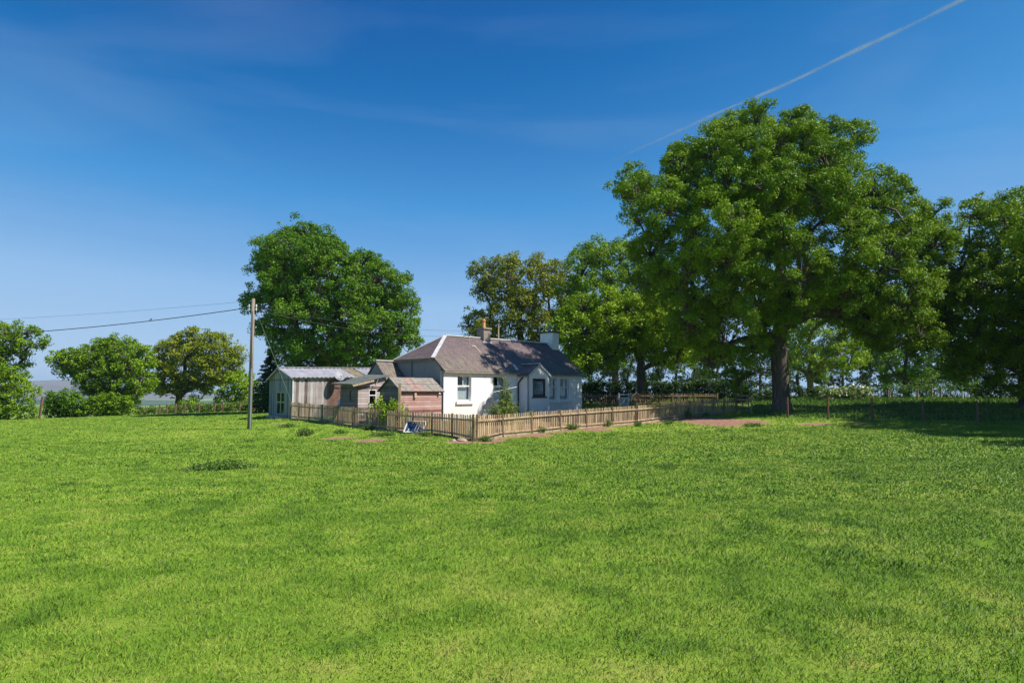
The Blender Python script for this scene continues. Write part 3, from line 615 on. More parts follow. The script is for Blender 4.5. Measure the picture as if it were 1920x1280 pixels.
# glazed doors in the end
b = MB(); y0, y1, z0, z1 = dh
b.box(-.012, .045, y0, y0 + .07, z0, z1); b.box(-.012, .045, y1 - .07, y1, z0, z1); b.box(-.012, .045, y0 + .07, y1 - .07, z1 - .07, z1); b.box(-.012, .045, y0 + .07, y1 - .07, z0, z0 + .07)
b.box(-.010, .043, (y0 + y1) / 2 - .06, (y0 + y1) / 2 + .06, z0 + .07, z1 - .07)
dr = b.build('door', M['greenpaint'], bs)
b = MB(); b.box(-.006, .04, y0 + .07, (y0 + y1) / 2 - .06, .95, 1.03); b.box(-.006, .04, (y0 + y1) / 2 + .06, y1 - .07, .95, 1.03); b.build('rail', M['greenpaint'], dr)
b = MB(); b.poly([(.02, y0 + .07, z0 + .07), (.02, y1 - .07, z0 + .07), (.02, y1 - .07, z1 - .07), (.02, y0 + .07, z1 - .07)]); b.build('pane', M['glass'], dr)
b = MB(); b.box(-.55, -.01, .9, 3.0, -.25, .12); b.build('step', M['concrete'], bs)

# satellite dishes
def dish(loc, face, r, label, arm_to):
    """paraboloid dish facing `face`; mounted on an arm"""
    d = thing('satellite_dish', label, 'satellite dish', loc, 0, 'satellite dishes')
    F_ = Vector(face).normalized(); x = F_.cross(Vector((0, 0, 1))).normalized(); y = x.cross(F_); b = MB(); n = 26; rings = [0, .3, .6, .85, 1.0]
    for side in (0, 1):
        base = len(b.v)
        for rr_ in rings:
            for k in range(n):
                a = 2 * math.pi * k / n
                b.v.append(tuple(x * math.cos(a) * rr_ * r + y * math.sin(a) * rr_ * r * 1.08 + F_ * (rr_ ** 2 * r * .22 - side * .015)))
        for i in range(len(rings) - 1):
            for k in range(n):
                q0 = base + i * n + k; q1 = base + i * n + (k + 1) % n; b.f.append((q0, q1, q1 + n, q0 + n))
    b.build('reflector', M['dish'], d, True)
    b = MB(); tip = F_ * r * .95 - y * r * .35; b.bar(tuple(-y * r * .95 + F_ * r * .1), tuple(tip), .03, .03); b.tube([tuple(tip), tuple(tip - F_ * .12)], [.04, .03], 8); b.build('receiver_arm', M['galv'], d)
    b = MB(); b.tube([tuple(-F_ * .02), tuple(-F_ * .12), arm_to], .022, 8); b.build('bracket', M['galv'], d); return d
pd = at(636, 706, 44.4); dish((pd[0], pd[1], pd[2]), (.55, -.7, .75), .35, 'large pale satellite dish mounted under the eave of the timber outbuilding', (.05, .6, -.5))
p1 = loc_h(3.35, -.45, .98); dish(p1, (-.35, -.92, .22), .31, 'upper of two grey satellite dishes on the white front wall', tuple(Vector(loc_h(3.35, -.02, .8)) - Vector(p1)))
p2 = loc_h(2.95, -.5, .63); dish(p2, (-.45, -.88, .2), .28, 'lower of two grey satellite dishes on the white front wall', tuple(Vector(loc_h(2.95, -.02, .5)) - Vector(p2)))

# ------------------------------------------------------------------ fences
def picket_fence(name, label, cat, P, mats=('fence', 'post'), spacing=.118, pw=.064, side=-1, gravel=True, rails=(.18, .80), group=None, post_extra=.04, post_w=.09):
    """P: list of (x, y, zbase, ztop)"""
    o = P[0]; f = thing(name, label, cat, (o[0], o[1], o[2]), 0, group); O = Vector((o[0], o[1], o[2]))
    for (x, y, zb, zt) in P:
        b = MB(); w = post_w / 2; lx = (random.random() - .5) * .03
        c = Vector((x, y, 0)) - O
        b.bar((c.x, c.y, zb - .3 - O.z), (c.x + lx, c.y, zt + post_extra - O.z), post_w, post_w); b.build('post', M[mats[1]], f)
    for (a, c) in zip(P[:-1], P[1:]):
        A_ = Vector((a[0], a[1], 0)); C_ = Vector((c[0], c[1], 0)); d = (C_ - A_); Ln = d.length; d.normalize(); nrm_ = Vector((d.y, -d.x, 0)) * side
        b = MB(); n = int((Ln - .1) / spacing)
        for i in range(n):
            s = .05 + (i + .5) * (Ln - .1) / n; tt = s / Ln; p_ = A_ + d * s + nrm_ * (-.052)
            zb = a[2] + (c[2] - a[2]) * tt + .09 + (random.random() - .5) * .015; zt = a[3] + (c[3] - a[3]) * tt + (random.random() - .5) * .035
            lean = (random.random() - .5) * .045
            q0 = p_ - O; b.bar((q0.x, q0.y, zb - O.z), (q0.x + d.x * lean, q0.y + d.y * lean, zt - O.z), pw * (.9 + .2 * random.random()), .018, up=tuple(nrm_))
        b.build('pickets', M[mats[0]], f)
        for fr in rails:
            b = MB(); za = a[2] + (a[3] - a[2]) * fr; zc = c[2] + (c[3] - c[2]) * fr
            pa = A_ - O + d * .047 + nrm_ * .0; pc = C_ - O - d * .047
            b.bar((pa.x, pa.y, za - O.z), (pc.x, pc.y, zc - O.z), .04, .075); b.build('rail', M[mats[0]], f)
        if gravel:
            b = MB(); pa = A_ - O + d * .047 + nrm_ * .015; pc = C_ - O - d * .047 + nrm_ * .015
            b.bar((pa.x, pa.y, a[2] - .02 - O.z), (pc.x, pc.y, c[2] - .02 - O.z), .035, .18); b.build('gravel_board', M['stoneboard'], f)
    return f
PF = [(FC[0] + FD[0] * k, FC[1] + FD[1] * k, zb, zt) for (px, k, zb, zt) in front_posts]
PL = [(FC[0] + LD[0] * k, FC[1] + LD[1] * k, zb, zt) for (k, zb, zt) in left_posts]
picket_fence('picket_fence', 'sunlit weathered picket fence running right from the corner in front of the cottage', 'fence', PF, side=1)
picket_fence('picket_fence', 'shaded weathered picket fence running back left from the corner past the sheds', 'fence', PL, side=-1)
# back picket fence with gate; darker timber paints in the shade on the fence
def back(px, Y, z0, z1): p_ = at(px, 740, Y); return (p_[0], Y, z0, z1)
BP = [back(x, 54 + (x - 1092) * .006, .58, 1.50) for x in (1092, 1124, 1158)]
picket_fence('picket_fence', 'picket fence behind the cottage, shade put into darker timber, left of the pale gate', 'fence', BP, side=1, gravel=False, spacing=.14, mats=('post', 'post'))
BP = [back(x, 54.5 + (x - 1180) * .006, .60, 1.52) for x in (1181, 1220, 1261, 1303, 1345)]
picket_fence('picket_fence', 'picket fence along the hedge, shade put into darker timber, right of the pale gate', 'fence', BP, side=1, gravel=False, spacing=.14, mats=('post', 'post'))
ga = back(1160, 54.4, .55, 1.5); gb_ = back(1179.5, 54.5, .55, 1.5)
gt = thing('garden_gate', 'pale blue white slatted gate between the back picket fences', 'gate', (ga[0], ga[1], .55)); gx = gb_[0] - ga[0]
b = MB(); b.box(0, .09, 0, .09, -.2, 1.03); b.box(gx - .09, gx, 0, .09, -.2, 1.03); b.build('gate_post', M['paleblue'], gt)
b = MB()
for z in (.15, .6, .86): b.box(.1, gx - .1, .02, .06, z, z + .08)
b.build('rail', M['paleblue'], gt)
b = MB(); n = 6
for i in range(n): x = .13 + i * (gx - .26) / (n - 1); b.box(x - .03, x + .03, -.003, .017, .05, .62)
b.build('pickets', M['paleblue'], gt)
# slatted stile / pallet gate at the end of the front fence
e = PF[-1]; q1 = Vector((e[0], e[1], 0)) + Vector((FD[0], FD[1], 0)) * .12; q2 = at(1404, 750, 44.2)
stl = thing('pallet_gate', 'slatted timber pallet gate with wide gaps at the far end of the fence', 'gate', (q1.x, q1.y, .3)); dv = Vector((q2[0] - q1.x, q2[1] - q1.y, 0))
b = MB()
for z in (.12, .36, .60, .84, 1.12): b.bar((0, -.06, z), (dv.x, dv.y - .06, z), .03, .085)
b.build('slats', M['fence'], stl)
b = MB()
for f_ in (.02, .5, .98): b.bar((dv.x * f_, dv.y * f_, -.2), (dv.x * f_, dv.y * f_, 1.18), .05, .07)
b.build('uprights', M['postred'], stl)

# wire stock fence
WP = [(1408, 43.6, .30, 1.42, 'fence'), (1476, 39.0, .17, 1.35, 'postred'), (1551.5, 37.0, .18, 1.34, 'postred'), (1634, 35.5, .185, 1.33, 'postred'), (1729.5, 34.4, .08, 1.26, 'postred'), (1831, 33.4, -.02, 1.20, 'postred'), (1945, 32.5, -.03, 1.17, 'postred'), (2080, 31.6, -.03, 1.17, 'postred')]
o0 = at(WP[0][0], 740, WP[0][1]); wf = thing('wire_fence', 'stock wire fence with square mesh and brown posts in the shade of the oaks', 'fence', (o0[0], o0[1], .3)); O = Vector((o0[0], o0[1], .3)); pts_w = []
for (px, Y, zb, zt, mm) in WP:
    x = at(px, 740, Y)[0]; zb = min(zb, H(x, Y) + .02); pts_w.append((Vector((x, Y, zb)) - O, Vector((x, Y, zt)) - O))
    b = MB(); b.tube([tuple(pts_w[-1][0] - Vector((0, 0, .3))), tuple(pts_w[-1][1])], .055 if mm == 'postred' else .045, 9); b.build('post', M[mm], wf)
for (a, c) in zip(pts_w[:-1], pts_w[1:]):
    b = MB()
    for fr in (.06, .18, .30, .43, .57, .72, .86, .97):
        b.bar(tuple(a[0].lerp(a[1], fr)), tuple(c[0].lerp(c[1], fr)), .007, .007)
    n = int((c[0] - a[0]).length / .18)
    for i in range(1, n):
        u_ = a[0].lerp(c[0], i / n); w_ = a[1].lerp(c[1], i / n); b.bar(tuple(u_.lerp(w_, .06)), tuple(u_.lerp(w_, .86)), .006, .006)
    b.build('wire_mesh', M['wire'], wf)

# far boundary posts (pale) behind, right
for i, (px, Y, top, mm) in enumerate(((1636, 56, 731, 'fence'), (1664, 57, 733, 'postred'), (1668, 58, 734, 'fence'), (1720, 56, 731, 'fence'), (1747, 58, 734, 'fence'), (1764, 57, 736, 'fence'), (1804, 55, 733, 'whitepaint'), (1820, 58, 730, 'fence'))):
    pp = at(px, top, Y); zb = H(pp[0], Y); b = MB(); b.tube([(0, 0, -.2), ((random.random() - .5) * .06, 0, max(pp[2] - zb, 1.05))], .06, 8)
    lab = {1664: 'short red brown fence post on the bank behind the wire fence', 1804: 'whitish fence post on the bank behind the wire fence'}.get(px, 'pale fence post on the grassy bank behind the wire fence')
    p_ = b.build('fence_post', M[mm]); p_.location = (pp[0], Y, zb); tag(p_, lab, 'fence post', 'posts on the bank behind the wire fence')

# left edge posts
for (px, pt, pb, Y, w, mm, lab) in ((78, 743, 789, 64, .15, 'postred', 'leaning brown gate post standing alone at the left edge of the field'),):
    pp = at(px, pt, Y); zb = H(pp[0], Y); b = MB(); b.bar((-.15, 0, -.3), (.1, 0, pp[2] - zb), w, w); p_ = b.build('gate_post', M[mm]); p_.location = (pp[0], Y, zb); tag(p_, lab, 'post')
hf = thing('stock_fence', 'low brown post fence in front of the scrubby hedge at the far left edge', 'fence', at(300, 740, 72)[:2] + (0,)); O = hf.location.copy()
prevp = None
for px in (300, 314, 330, 347, 374, 403, 418, 450, 478):
    Y = 73.0 + (px - 300) * .012; x = at(px, 740, Y)[0]; zb = H(x, Y); b = MB(); c = Vector((x, Y, zb)) - O; b.bar((c.x, c.y, c.z - .2), (c.x, c.y, c.z + 1.05), .13, .13); b.build('post', M['postred'], hf)
    if prevp is not None:
        b = MB()
        for hgt in (.4, .7, .95): b.bar((prevp.x, prevp.y, prevp.z + hgt), (c.x, c.y, c.z + hgt), .015, .015)
        b.build('wires', M['wire'], hf)
    prevp = c

# ------------------------------------------------------------------ utility pole, wires
gp = (-14.52, 38.0); zb = H(*gp); ptop = at(476, 560, 38.0)
up = thing('utility_pole', 'tall brown wooden utility pole with grey conduit, standing in the field', 'utility pole', (gp[0], gp[1], zb)); hp = ptop[2] - zb
b = MB(); b.tube([(0, 0, -.5), (0, 0, hp * .5), (.02, 0, hp)], [.12, .107, .09], 14); b.build('pole', M['pole'], up, True)
b = MB(); b.bar((.10, -.13, -.2), (.075, -.12, hp * .46), .06, .04); b.build('conduit', M['galv'], up)
b = MB(); b.tube([(.05, -.12, hp * .46), (.03, -.12, hp * .9)], .018, 6); b.build('cable', M['cable'], up)
for dz in (.42, .62):
    b = MB(); b.bar((-.22, -.02, hp - dz), (.22, -.02, hp - dz), .05, .05); br_ = b.build('bracket', M['galv'], up)
    for sx in (-.2, .2):
        b = MB(); b.tube([(sx, -.02, hp - dz - .05), (sx, -.02, hp - dz + .1)], [.035, .045], 8); b.build('insulator', M['whitepaint'], br_)
def wire(name, a, c, sag, r, label, cat='cable', group=None, m='cable'):
    a = Vector(a); c = Vector(c); mid = (a + c) / 2; b = MB(); n = 28; pts = []
    for i in range(n + 1):
        t_ = i / n; p_ = a.lerp(c, t_); p_.z -= sag * 4 * t_ * (1 - t_); pts.append(tuple(p_ - a))
    b.tube(pts, r, 6); o_ = b.build(name, M[m]); o_.location = a; tag(o_, label, cat, group); return o_, [Vector(p_) + a for p_ in pts]
A1 = (gp[0] - .2, 38, zb + hp - .5)
w1, wp1 = wire('power_line', A1, at(-420, 628, 46), .75, .022, 'thick black overhead cable running left from the pole', group='overhead wires')
wire('power_line', (gp[0] - .1, 38, zb + hp - .12), at(-420, 610, 46), .35, .006, 'thin overhead wire above the thick cable left of the pole', group='overhead wires')
ch = loc_h(5.76, half, 5.5)
wire('power_line', (gp[0] + .2, 38, zb + hp - .42), (ch[0], ch[1] + .1, 5.72), .42, .008, 'uppermost thin wire sagging right from the pole to the cottage chimney', group='overhead wires')
wire('power_line', (gp[0] + .2, 38, zb + hp - .62), (ch[0], ch[1] + .1, 5.40), .55, .008, 'lowest thin wire sagging right from the pole to the cottage chimney', group='overhead wires')
ge = g(562, 788); s0 = Vector((gp[0] + .05, gp[1], zb + hp - .35)); s1 = Vector((ge[0], ge[1] - .1, ge[2]))
gy = thing('guy_wire', 'diagonal stay wire from the pole top down to the grass by the fence', 'stay wire', tuple(s1)); b = MB(); b.tube([tuple(s0 - s1), (0, 0, -.1)], .007, 6); b.build('wire', M['galv'], gy)
b = MB(); b.tube([tuple((s0 - s1) * .0), tuple((s0 - s1) * .12)], .02, 8); b.build('sleeve', M['fence'], gy)
# bird on the cable
bi = min(wp1, key=lambda v: abs(960 + 1280 * v.x / v.y - 270)); b = MB()
b.tube([(-.16, 0, .03), (-.08, 0, .06), (-.02, 0, .09), (.04, 0, .12), (.08, 0, .17), (.12, 0, .17), (.16, 0, .16)], [.015, .02, .05, .055, .04, .035, .005], 10)
b.tube([(0, .01, -.0), (0, .01, .07)], .006, 4); bd_ = b.build('bird', M['cable'], None, True); bd_.scale = (.6, .6, .6); bd_.location = (bi.x, bi.y, bi.z + .02); tag(bd_, 'small dark bird perched on the thick overhead cable', 'bird')

# ------------------------------------------------------------------ small things
# old sash leaning against the fence
wv = g(757, 813); fs = thing('window_frame', 'old white framed window leaning against the shaded picket fence', 'window frame', (wv[0], wv[1], wv[2] + .07), math.atan2(-.30, .95))
W2, Hh = 1.0, .66; tl = R(48)
def sf_(x, s, o=0): return (x, s * math.cos(tl) - o * math.sin(tl), s * math.sin(tl) + o * math.cos(tl))
b = MB(); up_ = (0, -math.sin(tl), math.cos(tl))
for (a, c) in (((0, 0), (W2, 0)), ((0, Hh), (W2, Hh)), ((0, 0), (0, Hh)), ((W2, 0), (W2, Hh))):
    b.bar(sf_(a[0], a[1], .02), sf_(c[0], c[1], .02), .05, .05, up=up_)
b.build('frame', M['whitepaint'], fs)
b = MB()
for x, s0_, s1_ in ((.2, .0, .2), (.42, .0, .13), (.55, .0, .42), (.70, 0, .56)): b.bar(sf_(x, s0_, .035), sf_(x + .03, s1_, .035), .03, .02, up=up_)
b.build('glazing_bar', M['whitepaint'], fs)
M['bluepane'] = noisy('dark pane with painted sky blue', [(.35, (.03, .045, .07)), (.7, (.10, .13, .17))], 4, rough=.15, bs=0, spec=.8)  # reflected sky is painted into the pane's blue base colour
b = MB(); b.slab([sf_(.02, .02), sf_(W2 - .02, .02), sf_(W2 - .02, Hh - .02), sf_(.02, Hh - .02)], Vector(up_) * .012); b.build('pane', M['bluepane'], fs)
# bird house
bp = FC + FD * 11.5; bh = thing('bird_house', 'brown wooden bird house on top of a fence post', 'bird house', (bp[0], bp[1] - .02, .90))
z0 = .92 - .90
b = MB(); b.bar((0, .0, .03), (0, 0, .28), .085, .085); b.build('post', M['post'], bh)
b = MB(); b.box(-.17, .17, -.12, .14, .28, .52); b.slab([(-.17, -.12, .521), (.17, -.12, .521), (0, -.12, .66)], (0, .26, 0)); b.build('box', M['postred'], bh)
for s_ in (-1, 1):
    b = MB(); b.slab([(s_ * .26, -.17, .47), (0, -.17, .69), (0, .2, .69), (s_ * .26, .2, .47)], (0, 0, .025)); b.build('roof', M['post'], bh)
b = MB(); b.tube([(.02, -.124, .42), (.02, -.119, .42)], .035, 12); b.build('entrance_hole', M['black'], bh)
b = MB(); b.bar((.0, -.10, -1.02), (0.0, -.10, -.42), .07, .05); pt_ = b.build('post', M['postred'], bh)
# tall pale post by the shrub
pp = at(749, 775, 35.4); ptp = at(749, 719, 35.4); b = MB(); zb = H(pp[0], 35.4) - .2; b.bar((0, 0, 0), (.0, 0, ptp[2] - zb), .13, .11); o_ = b.build('clothes_post', M['fence']); o_.location = (pp[0], 35.4, zb); tag(o_, 'tall pale timber post standing behind the shaded fence by the red shed', 'post')
# concrete block behind fence
pp = at(692, 771, 37.9); zb = H(pp[0], 37.9); b = MB(); b.box(-.17, .17, -.15, .15, -.2, .62); b.box(-.2, .2, -.18, .18, .621, .72); o_ = b.build('concrete_pillar', M['concrete']); o_.location = (pp[0], 37.9, zb); tag(o_, 'squat pale concrete pillar under the lean-to shed window', 'pillar')
# white bag by fence
pp = at(637, 757, 40.6); b = MB(); b.tube([(0, 0, 0), (.02, 0, .12), (.03, 0, .3), (.02, .01, .38)], [.1, .16, .13, .03], 9); o_ = b.build('white_tub', M['whitepaint'], None, True); o_.location = (pp[0], 40.6, pp[2] - .12); tag(o_, 'small white tub standing on junk by the rusty wall panel', 'tub')
b = MB(); b.box(-.35, .3, -.25, .25, -.9, -.1); b.box(-.28, .2, -.2, .2, -.099, -.03); o_ = b.build('crate', M['darkwood']); o_.location = (pp[0], 40.62, pp[2] - .1); tag(o_, 'dark crate standing behind the fence by the rusty wall panel', 'crate')
# thin pale rod in shrub
r0 = at(925, 735, 38.2); r1 = at(969, 725, 39.0); b = MB(); b.tube([(0, 0, 0), tuple(Vector(r1) - Vector(r0))], .016, 6); o_ = b.build('clothes_line', M['whitepaint']); o_.location = r0; tag(o_, 'thin white line strung past the shrub before the cottage window', 'clothes line')
# stones by the fence
for i, (px, py, s, lab) in enumerate(((868, 826, .22, 'flat reddish stone on bare earth left of the fence corner'), (850, 827, .13, 'small reddish stone left of the flat stone by the fence corner'), (1203, 796, .16, 'pale stone at the foot of the bird house post'), (1330, 777, .16, 'pale stone at the edge of the bare earth by the fence'))):
    c = g(px, py); b = MB(); n = 9
    b.tube([(0, 0, -.05), (0, 0, .02), (.02, 0, s * .45), (.03, .01, s * .6)], [s * .9, s, s * .75, s * .2], n)
    b.v = [(x * 1.3 + random.uniform(-.03, .03), y + random.uniform(-.03, .03), z + random.uniform(-.01, .01)) for x, y, z in b.v]
    o_ = b.build('stone', M['stoneboard']); o_.location = c; tag(o_, lab, 'stone')
# twigs pile
c = g(792, 815); tp = MB()
for i in range(26):
    a = random.random() * 6.28; l = random.uniform(.2, .5); x, y = random.uniform(-.35, .35), random.uniform(-.2, .2)
    tp.bar((x, y, .02), (x + math.cos(a) * l, y + math.sin(a) * l, random.uniform(.05, .3)), .018, .018)
o_ = tp.build('twig_pile', M['bark_pale']); o_.location = c; tag(o_, 'small pile of dead twigs on the grass beside the leaning window frame', 'twigs')

# ------------------------------------------------------------------ vegetation
def unit(n):
    v = rng.normal(size=(n, 3)); return v / np.linalg.norm(v, axis=1, keepdims=True)
def leaf_quads(C, N, size, aspect=.62):
    n = len(C); N = N / np.linalg.norm(N, axis=1, keepdims=True); r = unit(n)
    T = np.cross(N, r); T /= np.linalg.norm(T, axis=1, keepdims=True) + 1e-9; B = np.cross(N, T)
    s = (size * (.6 + .8 * rng.random(n)))[:, None]
    fold = N * s * .16 * rng.random((n, 1))
    return np.stack([C - T * s * .5, C - B * s * aspect * .5 + fold, C + T * s * .5, C + B * s * aspect * .5 + fold], 1)
def clump_leaves(cc, rc, out, size, dens, tint0, flat=.8):
    """cc (K,3), rc (K,), out (K,3): leaves around clump centres"""
    cnt = np.maximum((dens * (rc / size) ** 2).astype(int), 4); idx = np.repeat(np.arange(len(cc)), cnt); n = len(idx)
    d = unit(n) + out[idx] * .55 + np.array([0, 0, .25]); d /= np.linalg.norm(d, axis=1, keepdims=True)
    rad = rc[idx] * (.25 + .95 * rng.random(n) ** .8); pos = cc[idx] + d * rad[:, None] * np.array([1, 1, flat])
    nn = d * .65 + unit(n) * .85 + np.array([0, 0, .35]); tint = np.clip(tint0[idx] * .65 + .35 * rng.random(n), 0, 1)
    return leaf_quads(pos, nn, size), tint

def inpoly(P, x, y):
    c = False; j = len(P) - 1
    for i in range(len(P)):
        if (P[i][1] > y) != (P[j][1] > y) and x < (P[j][0] - P[i][0]) * (y - P[i][1]) / (P[j][1] - P[i][1] + 1e-12) + P[i][0]: c = not c
        j = i
    return c
def edged(P, x, y):
    m_ = 1e9
    for i in range(len(P)):
        ax, ay = P[i]; bx, by = P[(i + 1) % len(P)]; dx, dy = bx - ax, by - ay
        t_ = max(0, min(1, ((x - ax) * dx + (y - ay) * dy) / (dx * dx + dy * dy + 1e-9))); m_ = min(m_, math.hypot(x - ax - t_ * dx, y - ay - t_ * dy))
    return m_

def crown_lobes(poly, D, rmin, rmax, tries=2600, sep=.62, thick=1.0, seed=1, maxn=90):
    """outline at depth D is converted to metres and inflated into a solid crown of round lobes"""
    rr = random.Random(seed); P = [(at(x, y, D)[0], at(x, y, D)[2]) for x, y in poly]
    x0, x1 = min(p[0] for p in P), max(p[0] for p in P); z0, z1 = min(p[1] for p in P), max(p[1] for p in P)
    Rm = min(x1 - x0, z1 - z0) / 2; lobes = []
    for i in range(tries):
        x, z = rr.uniform(x0, x1), rr.uniform(z0, z1); r = rr.uniform(rmin, rmax) * (1.0 if i < tries * .6 else .75)
        if not inpoly(P, x, z): continue
        d = edged(P, x, z)
        if d < r * .62: 
            if d > r * .38: r = d / .62
            else: continue
        if r < rmin * .6: continue
        dd = min(d, Rm); dep = math.sqrt(max(Rm * Rm - (Rm - dd) ** 2, 0)) * thick
        dep = max(dep - r, 0); o_ = rr.choice((-1, 1)) * dep * rr.uniform(.55, 1) if rr.random() < .82 else rr.uniform(-dep, dep)
        y = D + o_
        s = y / D; X_, Z_ = x * s, EYE + (z - EYE) * s
        if Z_ > z1 + .5 and o_ > 0: Z_ = z
        if all(math.dist((X_, y, Z_), l[:3]) > sep * (r + l[3]) for l in lobes): lobes.append((X_, y, Z_, r))
        if len(lobes) >= maxn: break
    return lobes

def skeleton(mb, base, fork_h, tr, lobes, rnd, stems=1):
    """trunk plus limbs joining every lobe, thickness from what each carries"""
    nodes = [Vector(base)]; par = [-1]; bz_ = base[2]; lean = Vector((rnd.uniform(-.04, .04), rnd.uniform(-.04, .04), 0))
    for i in range(1, 6): nodes.append(Vector(base) + Vector((0, 0, fork_h * i / 5)) + lean * fork_h * (i / 5) ** 1.5); par.append(len(nodes) - 2)
    start = 3; order = sorted(lobes, key=lambda l: (Vector(l[:3]) - nodes[-1]).length); ends = []
    cx = np.mean([l[0] for l in lobes]); cy = np.mean([l[1] for l in lobes]); ztop = max(l[2] for l in lobes)
    h_ = fork_h; 
    top = Vector((nodes[-1].x * .5 + cx * .5, nodes[-1].y * .5 + cy * .5, bz_ + fork_h + (ztop - bz_ - fork_h) * .55)); n0 = len(nodes) - 1
    for i in range(1, 4): nodes.append(nodes[n0].lerp(top, i / 3) + Vector((rnd.uniform(-.3, .3), rnd.uniform(-.3, .3), 0))); par.append(len(nodes) - 2)
    for l in order:
        c = Vector(l[:3]); best = min(range(start, len(nodes)), key=lambda k: (nodes[k] - c).length + .9 * max(0, nodes[k].z - c.z + .2 * (c - nodes[k]).length) + .012 * k)
        a = nodes[best]; d = (c - a).length; k = max(2, int(d / 1.3)); prev = best
        for i in range(1, k + 1):
            t_ = i / k; p_ = a.lerp(c, t_); arch = math.sin(t_ * math.pi) * d * .12; p_.z += arch
            if i < k: p_ += Vector((rnd.uniform(-1, 1), rnd.uniform(-1, 1), rnd.uniform(-.6, .6))) * min(.28, d * .06)
            nodes.append(p_); par.append(prev); prev = len(nodes) - 1
        ends.append(prev)
    load = [0.0] * len(nodes)
    for e_, l in zip(ends, order): load[e_] += l[3] ** 1.4
    for i in range(len(nodes) - 1, 0, -1): load[par[i]] += load[i]
    tot = load[0]; rad = [max(.035, tr * (x / tot) ** .46) for x in load]
    kids = {}
    for i in range(1, len(nodes)): kids.setdefault(par[i], []).append(i)
    rad[0] = tr * 1.45; rad[1] = tr * 1.05
    # chains
    todo = [(0, None)]
    while todo:
        s, pre = todo.pop(); ch_ = [s] if pre is None else [pre, s]
        while kids.get(ch_[-1]):
            ks = sorted(kids[ch_[-1]], key=lambda k: -load[k])
            for o_ in ks[1:]: todo.append((o_, ch_[-1]))
            ch_.append(ks[0])
        if len(ch_) > 1:
            rs_ = [rad[k] for k in ch_]
            if pre is not None: rs_[0] = rs_[1] * 1.05
            mb.tube([nodes[k] for k in ch_], rs_, 9 if rs_[0] > .12 else 5, cap=False)
    return order

def tree(name, label, cat, base, lobes, tr, fork_h, leaf, mname, seed, group=None, bark='bark', clump=.62, cdens=1.0, ldens=9, twigs=True, tilt_up=.25, drop=0.0):
    rnd = random.Random(seed); t_ = thing(name, label, cat, base, 0, group); mb = MB(); B_ = Vector(base); clump *= .76; leaf *= .86
    order = skeleton(mb, base, fork_h, tr, lobes, rnd)
    CC = []; RC = []; OUT = []; TT = []
    for (x, y, z, r) in lobes:
        rc0 = min(clump, r * .5); n = max(6, int(cdens * 3.3 * (r / rc0) ** 2)); d = unit(n) + np.array([0, 0, tilt_up]); d /= np.linalg.norm(d, axis=1, keepdims=True)
        rad = (r - rc0 * .5) * (.62 + .45 * rng.random(n)); c = np.array([x, y, z]) + d * rad[:, None] * np.array([1, 1, .85])
        c += rng.normal(size=(n, 3)) * rc0 * .45
        CC.append(c); RC.append(rc0 * (.5 + .95 * rng.random(n) ** 1.3)); OUT.append(d); lt = rng.random(); TT.append(np.clip(.25 + .3 * lt + .45 * rng.random(n), 0, 1))
        if twigs:
            for q in range(0, n, 2): mb.tube([(x, y, z - r * .2), tuple(np.array([x, y, z]) * .5 + c[q] * .5 + np.array([0, 0, -.1])), tuple(c[q])], [.05, .035, .02], 4, cap=False)
    CC = np.concatenate(CC); RC = np.concatenate(RC); OUT = np.concatenate(OUT); TT = np.concatenate(TT)
    if drop > 0: k = rng.random(len(CC)) > drop; CC, RC, OUT, TT = CC[k], RC[k], OUT[k], TT[k]
    Q, tint = clump_leaves(CC, RC, OUT, leaf * .92, ldens * 1.25, TT)
    gz = base[2] - .1; Q = Q[(Q[:, :, 2].min(1) > gz)] if False else Q
    Q = Q - np.array(base)
    mb.v = [tuple(Vector(v) - B_) for v in mb.v]
    mb.build('trunk', M[bark], t_, True); quads_obj('crown', Q, M[mname], t_, {'tint': tint})
    return t_
NL = 0
def gbase(px, Y, dz=-.1): x = at(px, 740, Y)[0]; return (x, Y, H(x, Y) + dz)

OAK = [(1300, 660), (1250, 600), (1205, 548), (1185, 495), (1175, 440), (1143, 400), (1143, 362), (1172, 325), (1215, 292), (1265, 262), (1325, 250), (1362, 208), (1415, 203), (1450, 208), (1490, 193), (1535, 222), (1622, 238), (1632, 290), (1648, 330), (1695, 340), (1730, 372), (1788, 396), (1790, 450), (1778, 520), (1762, 560), (1768, 620), (1735, 665), (1640, 668), (1560, 632), (1480, 625), (1440, 660), (1425, 715), (1370, 738), (1318, 715)]
tree('oak_tree', 'huge spreading oak with dense green crown towering over the yard fence', 'tree', gbase(1465, 43.9), crown_lobes(OAK, 43.9, 1.0, 1.95, 8000, .60, .9, 3, 150), .52, 4.8, .165, 'oak', 3, clump=.52, ldens=10, drop=.06)
SYC = [(500, 660), (478, 600), (455, 578), (458, 548), (482, 532), (470, 500), (475, 465), (508, 445), (545, 420), (600, 414), (632, 440), (650, 476), (690, 476), (725, 500), (755, 512), (772, 545), (788, 575), (784, 605), (808, 630), (800, 660), (740, 690), (690, 705), (560, 705), (520, 690)]
tree('sycamore_tree', 'large round dark green tree rising behind the timber outbuilding', 'tree', gbase(640, 62), crown_lobes(SYC, 62, 1.0, 2.0, 5200, .60, .9, 5, 110), .55, 4.6, .22, 'syc', 5, clump=.62, ldens=9, drop=.12)
OLV = [(872, 625), (868, 600), (895, 575), (905, 560), (880, 535), (880, 508), (905, 490), (945, 474), (990, 482), (1040, 482), (1078, 500), (1090, 560), (1075, 620), (1040, 655), (960, 660), (900, 650)]
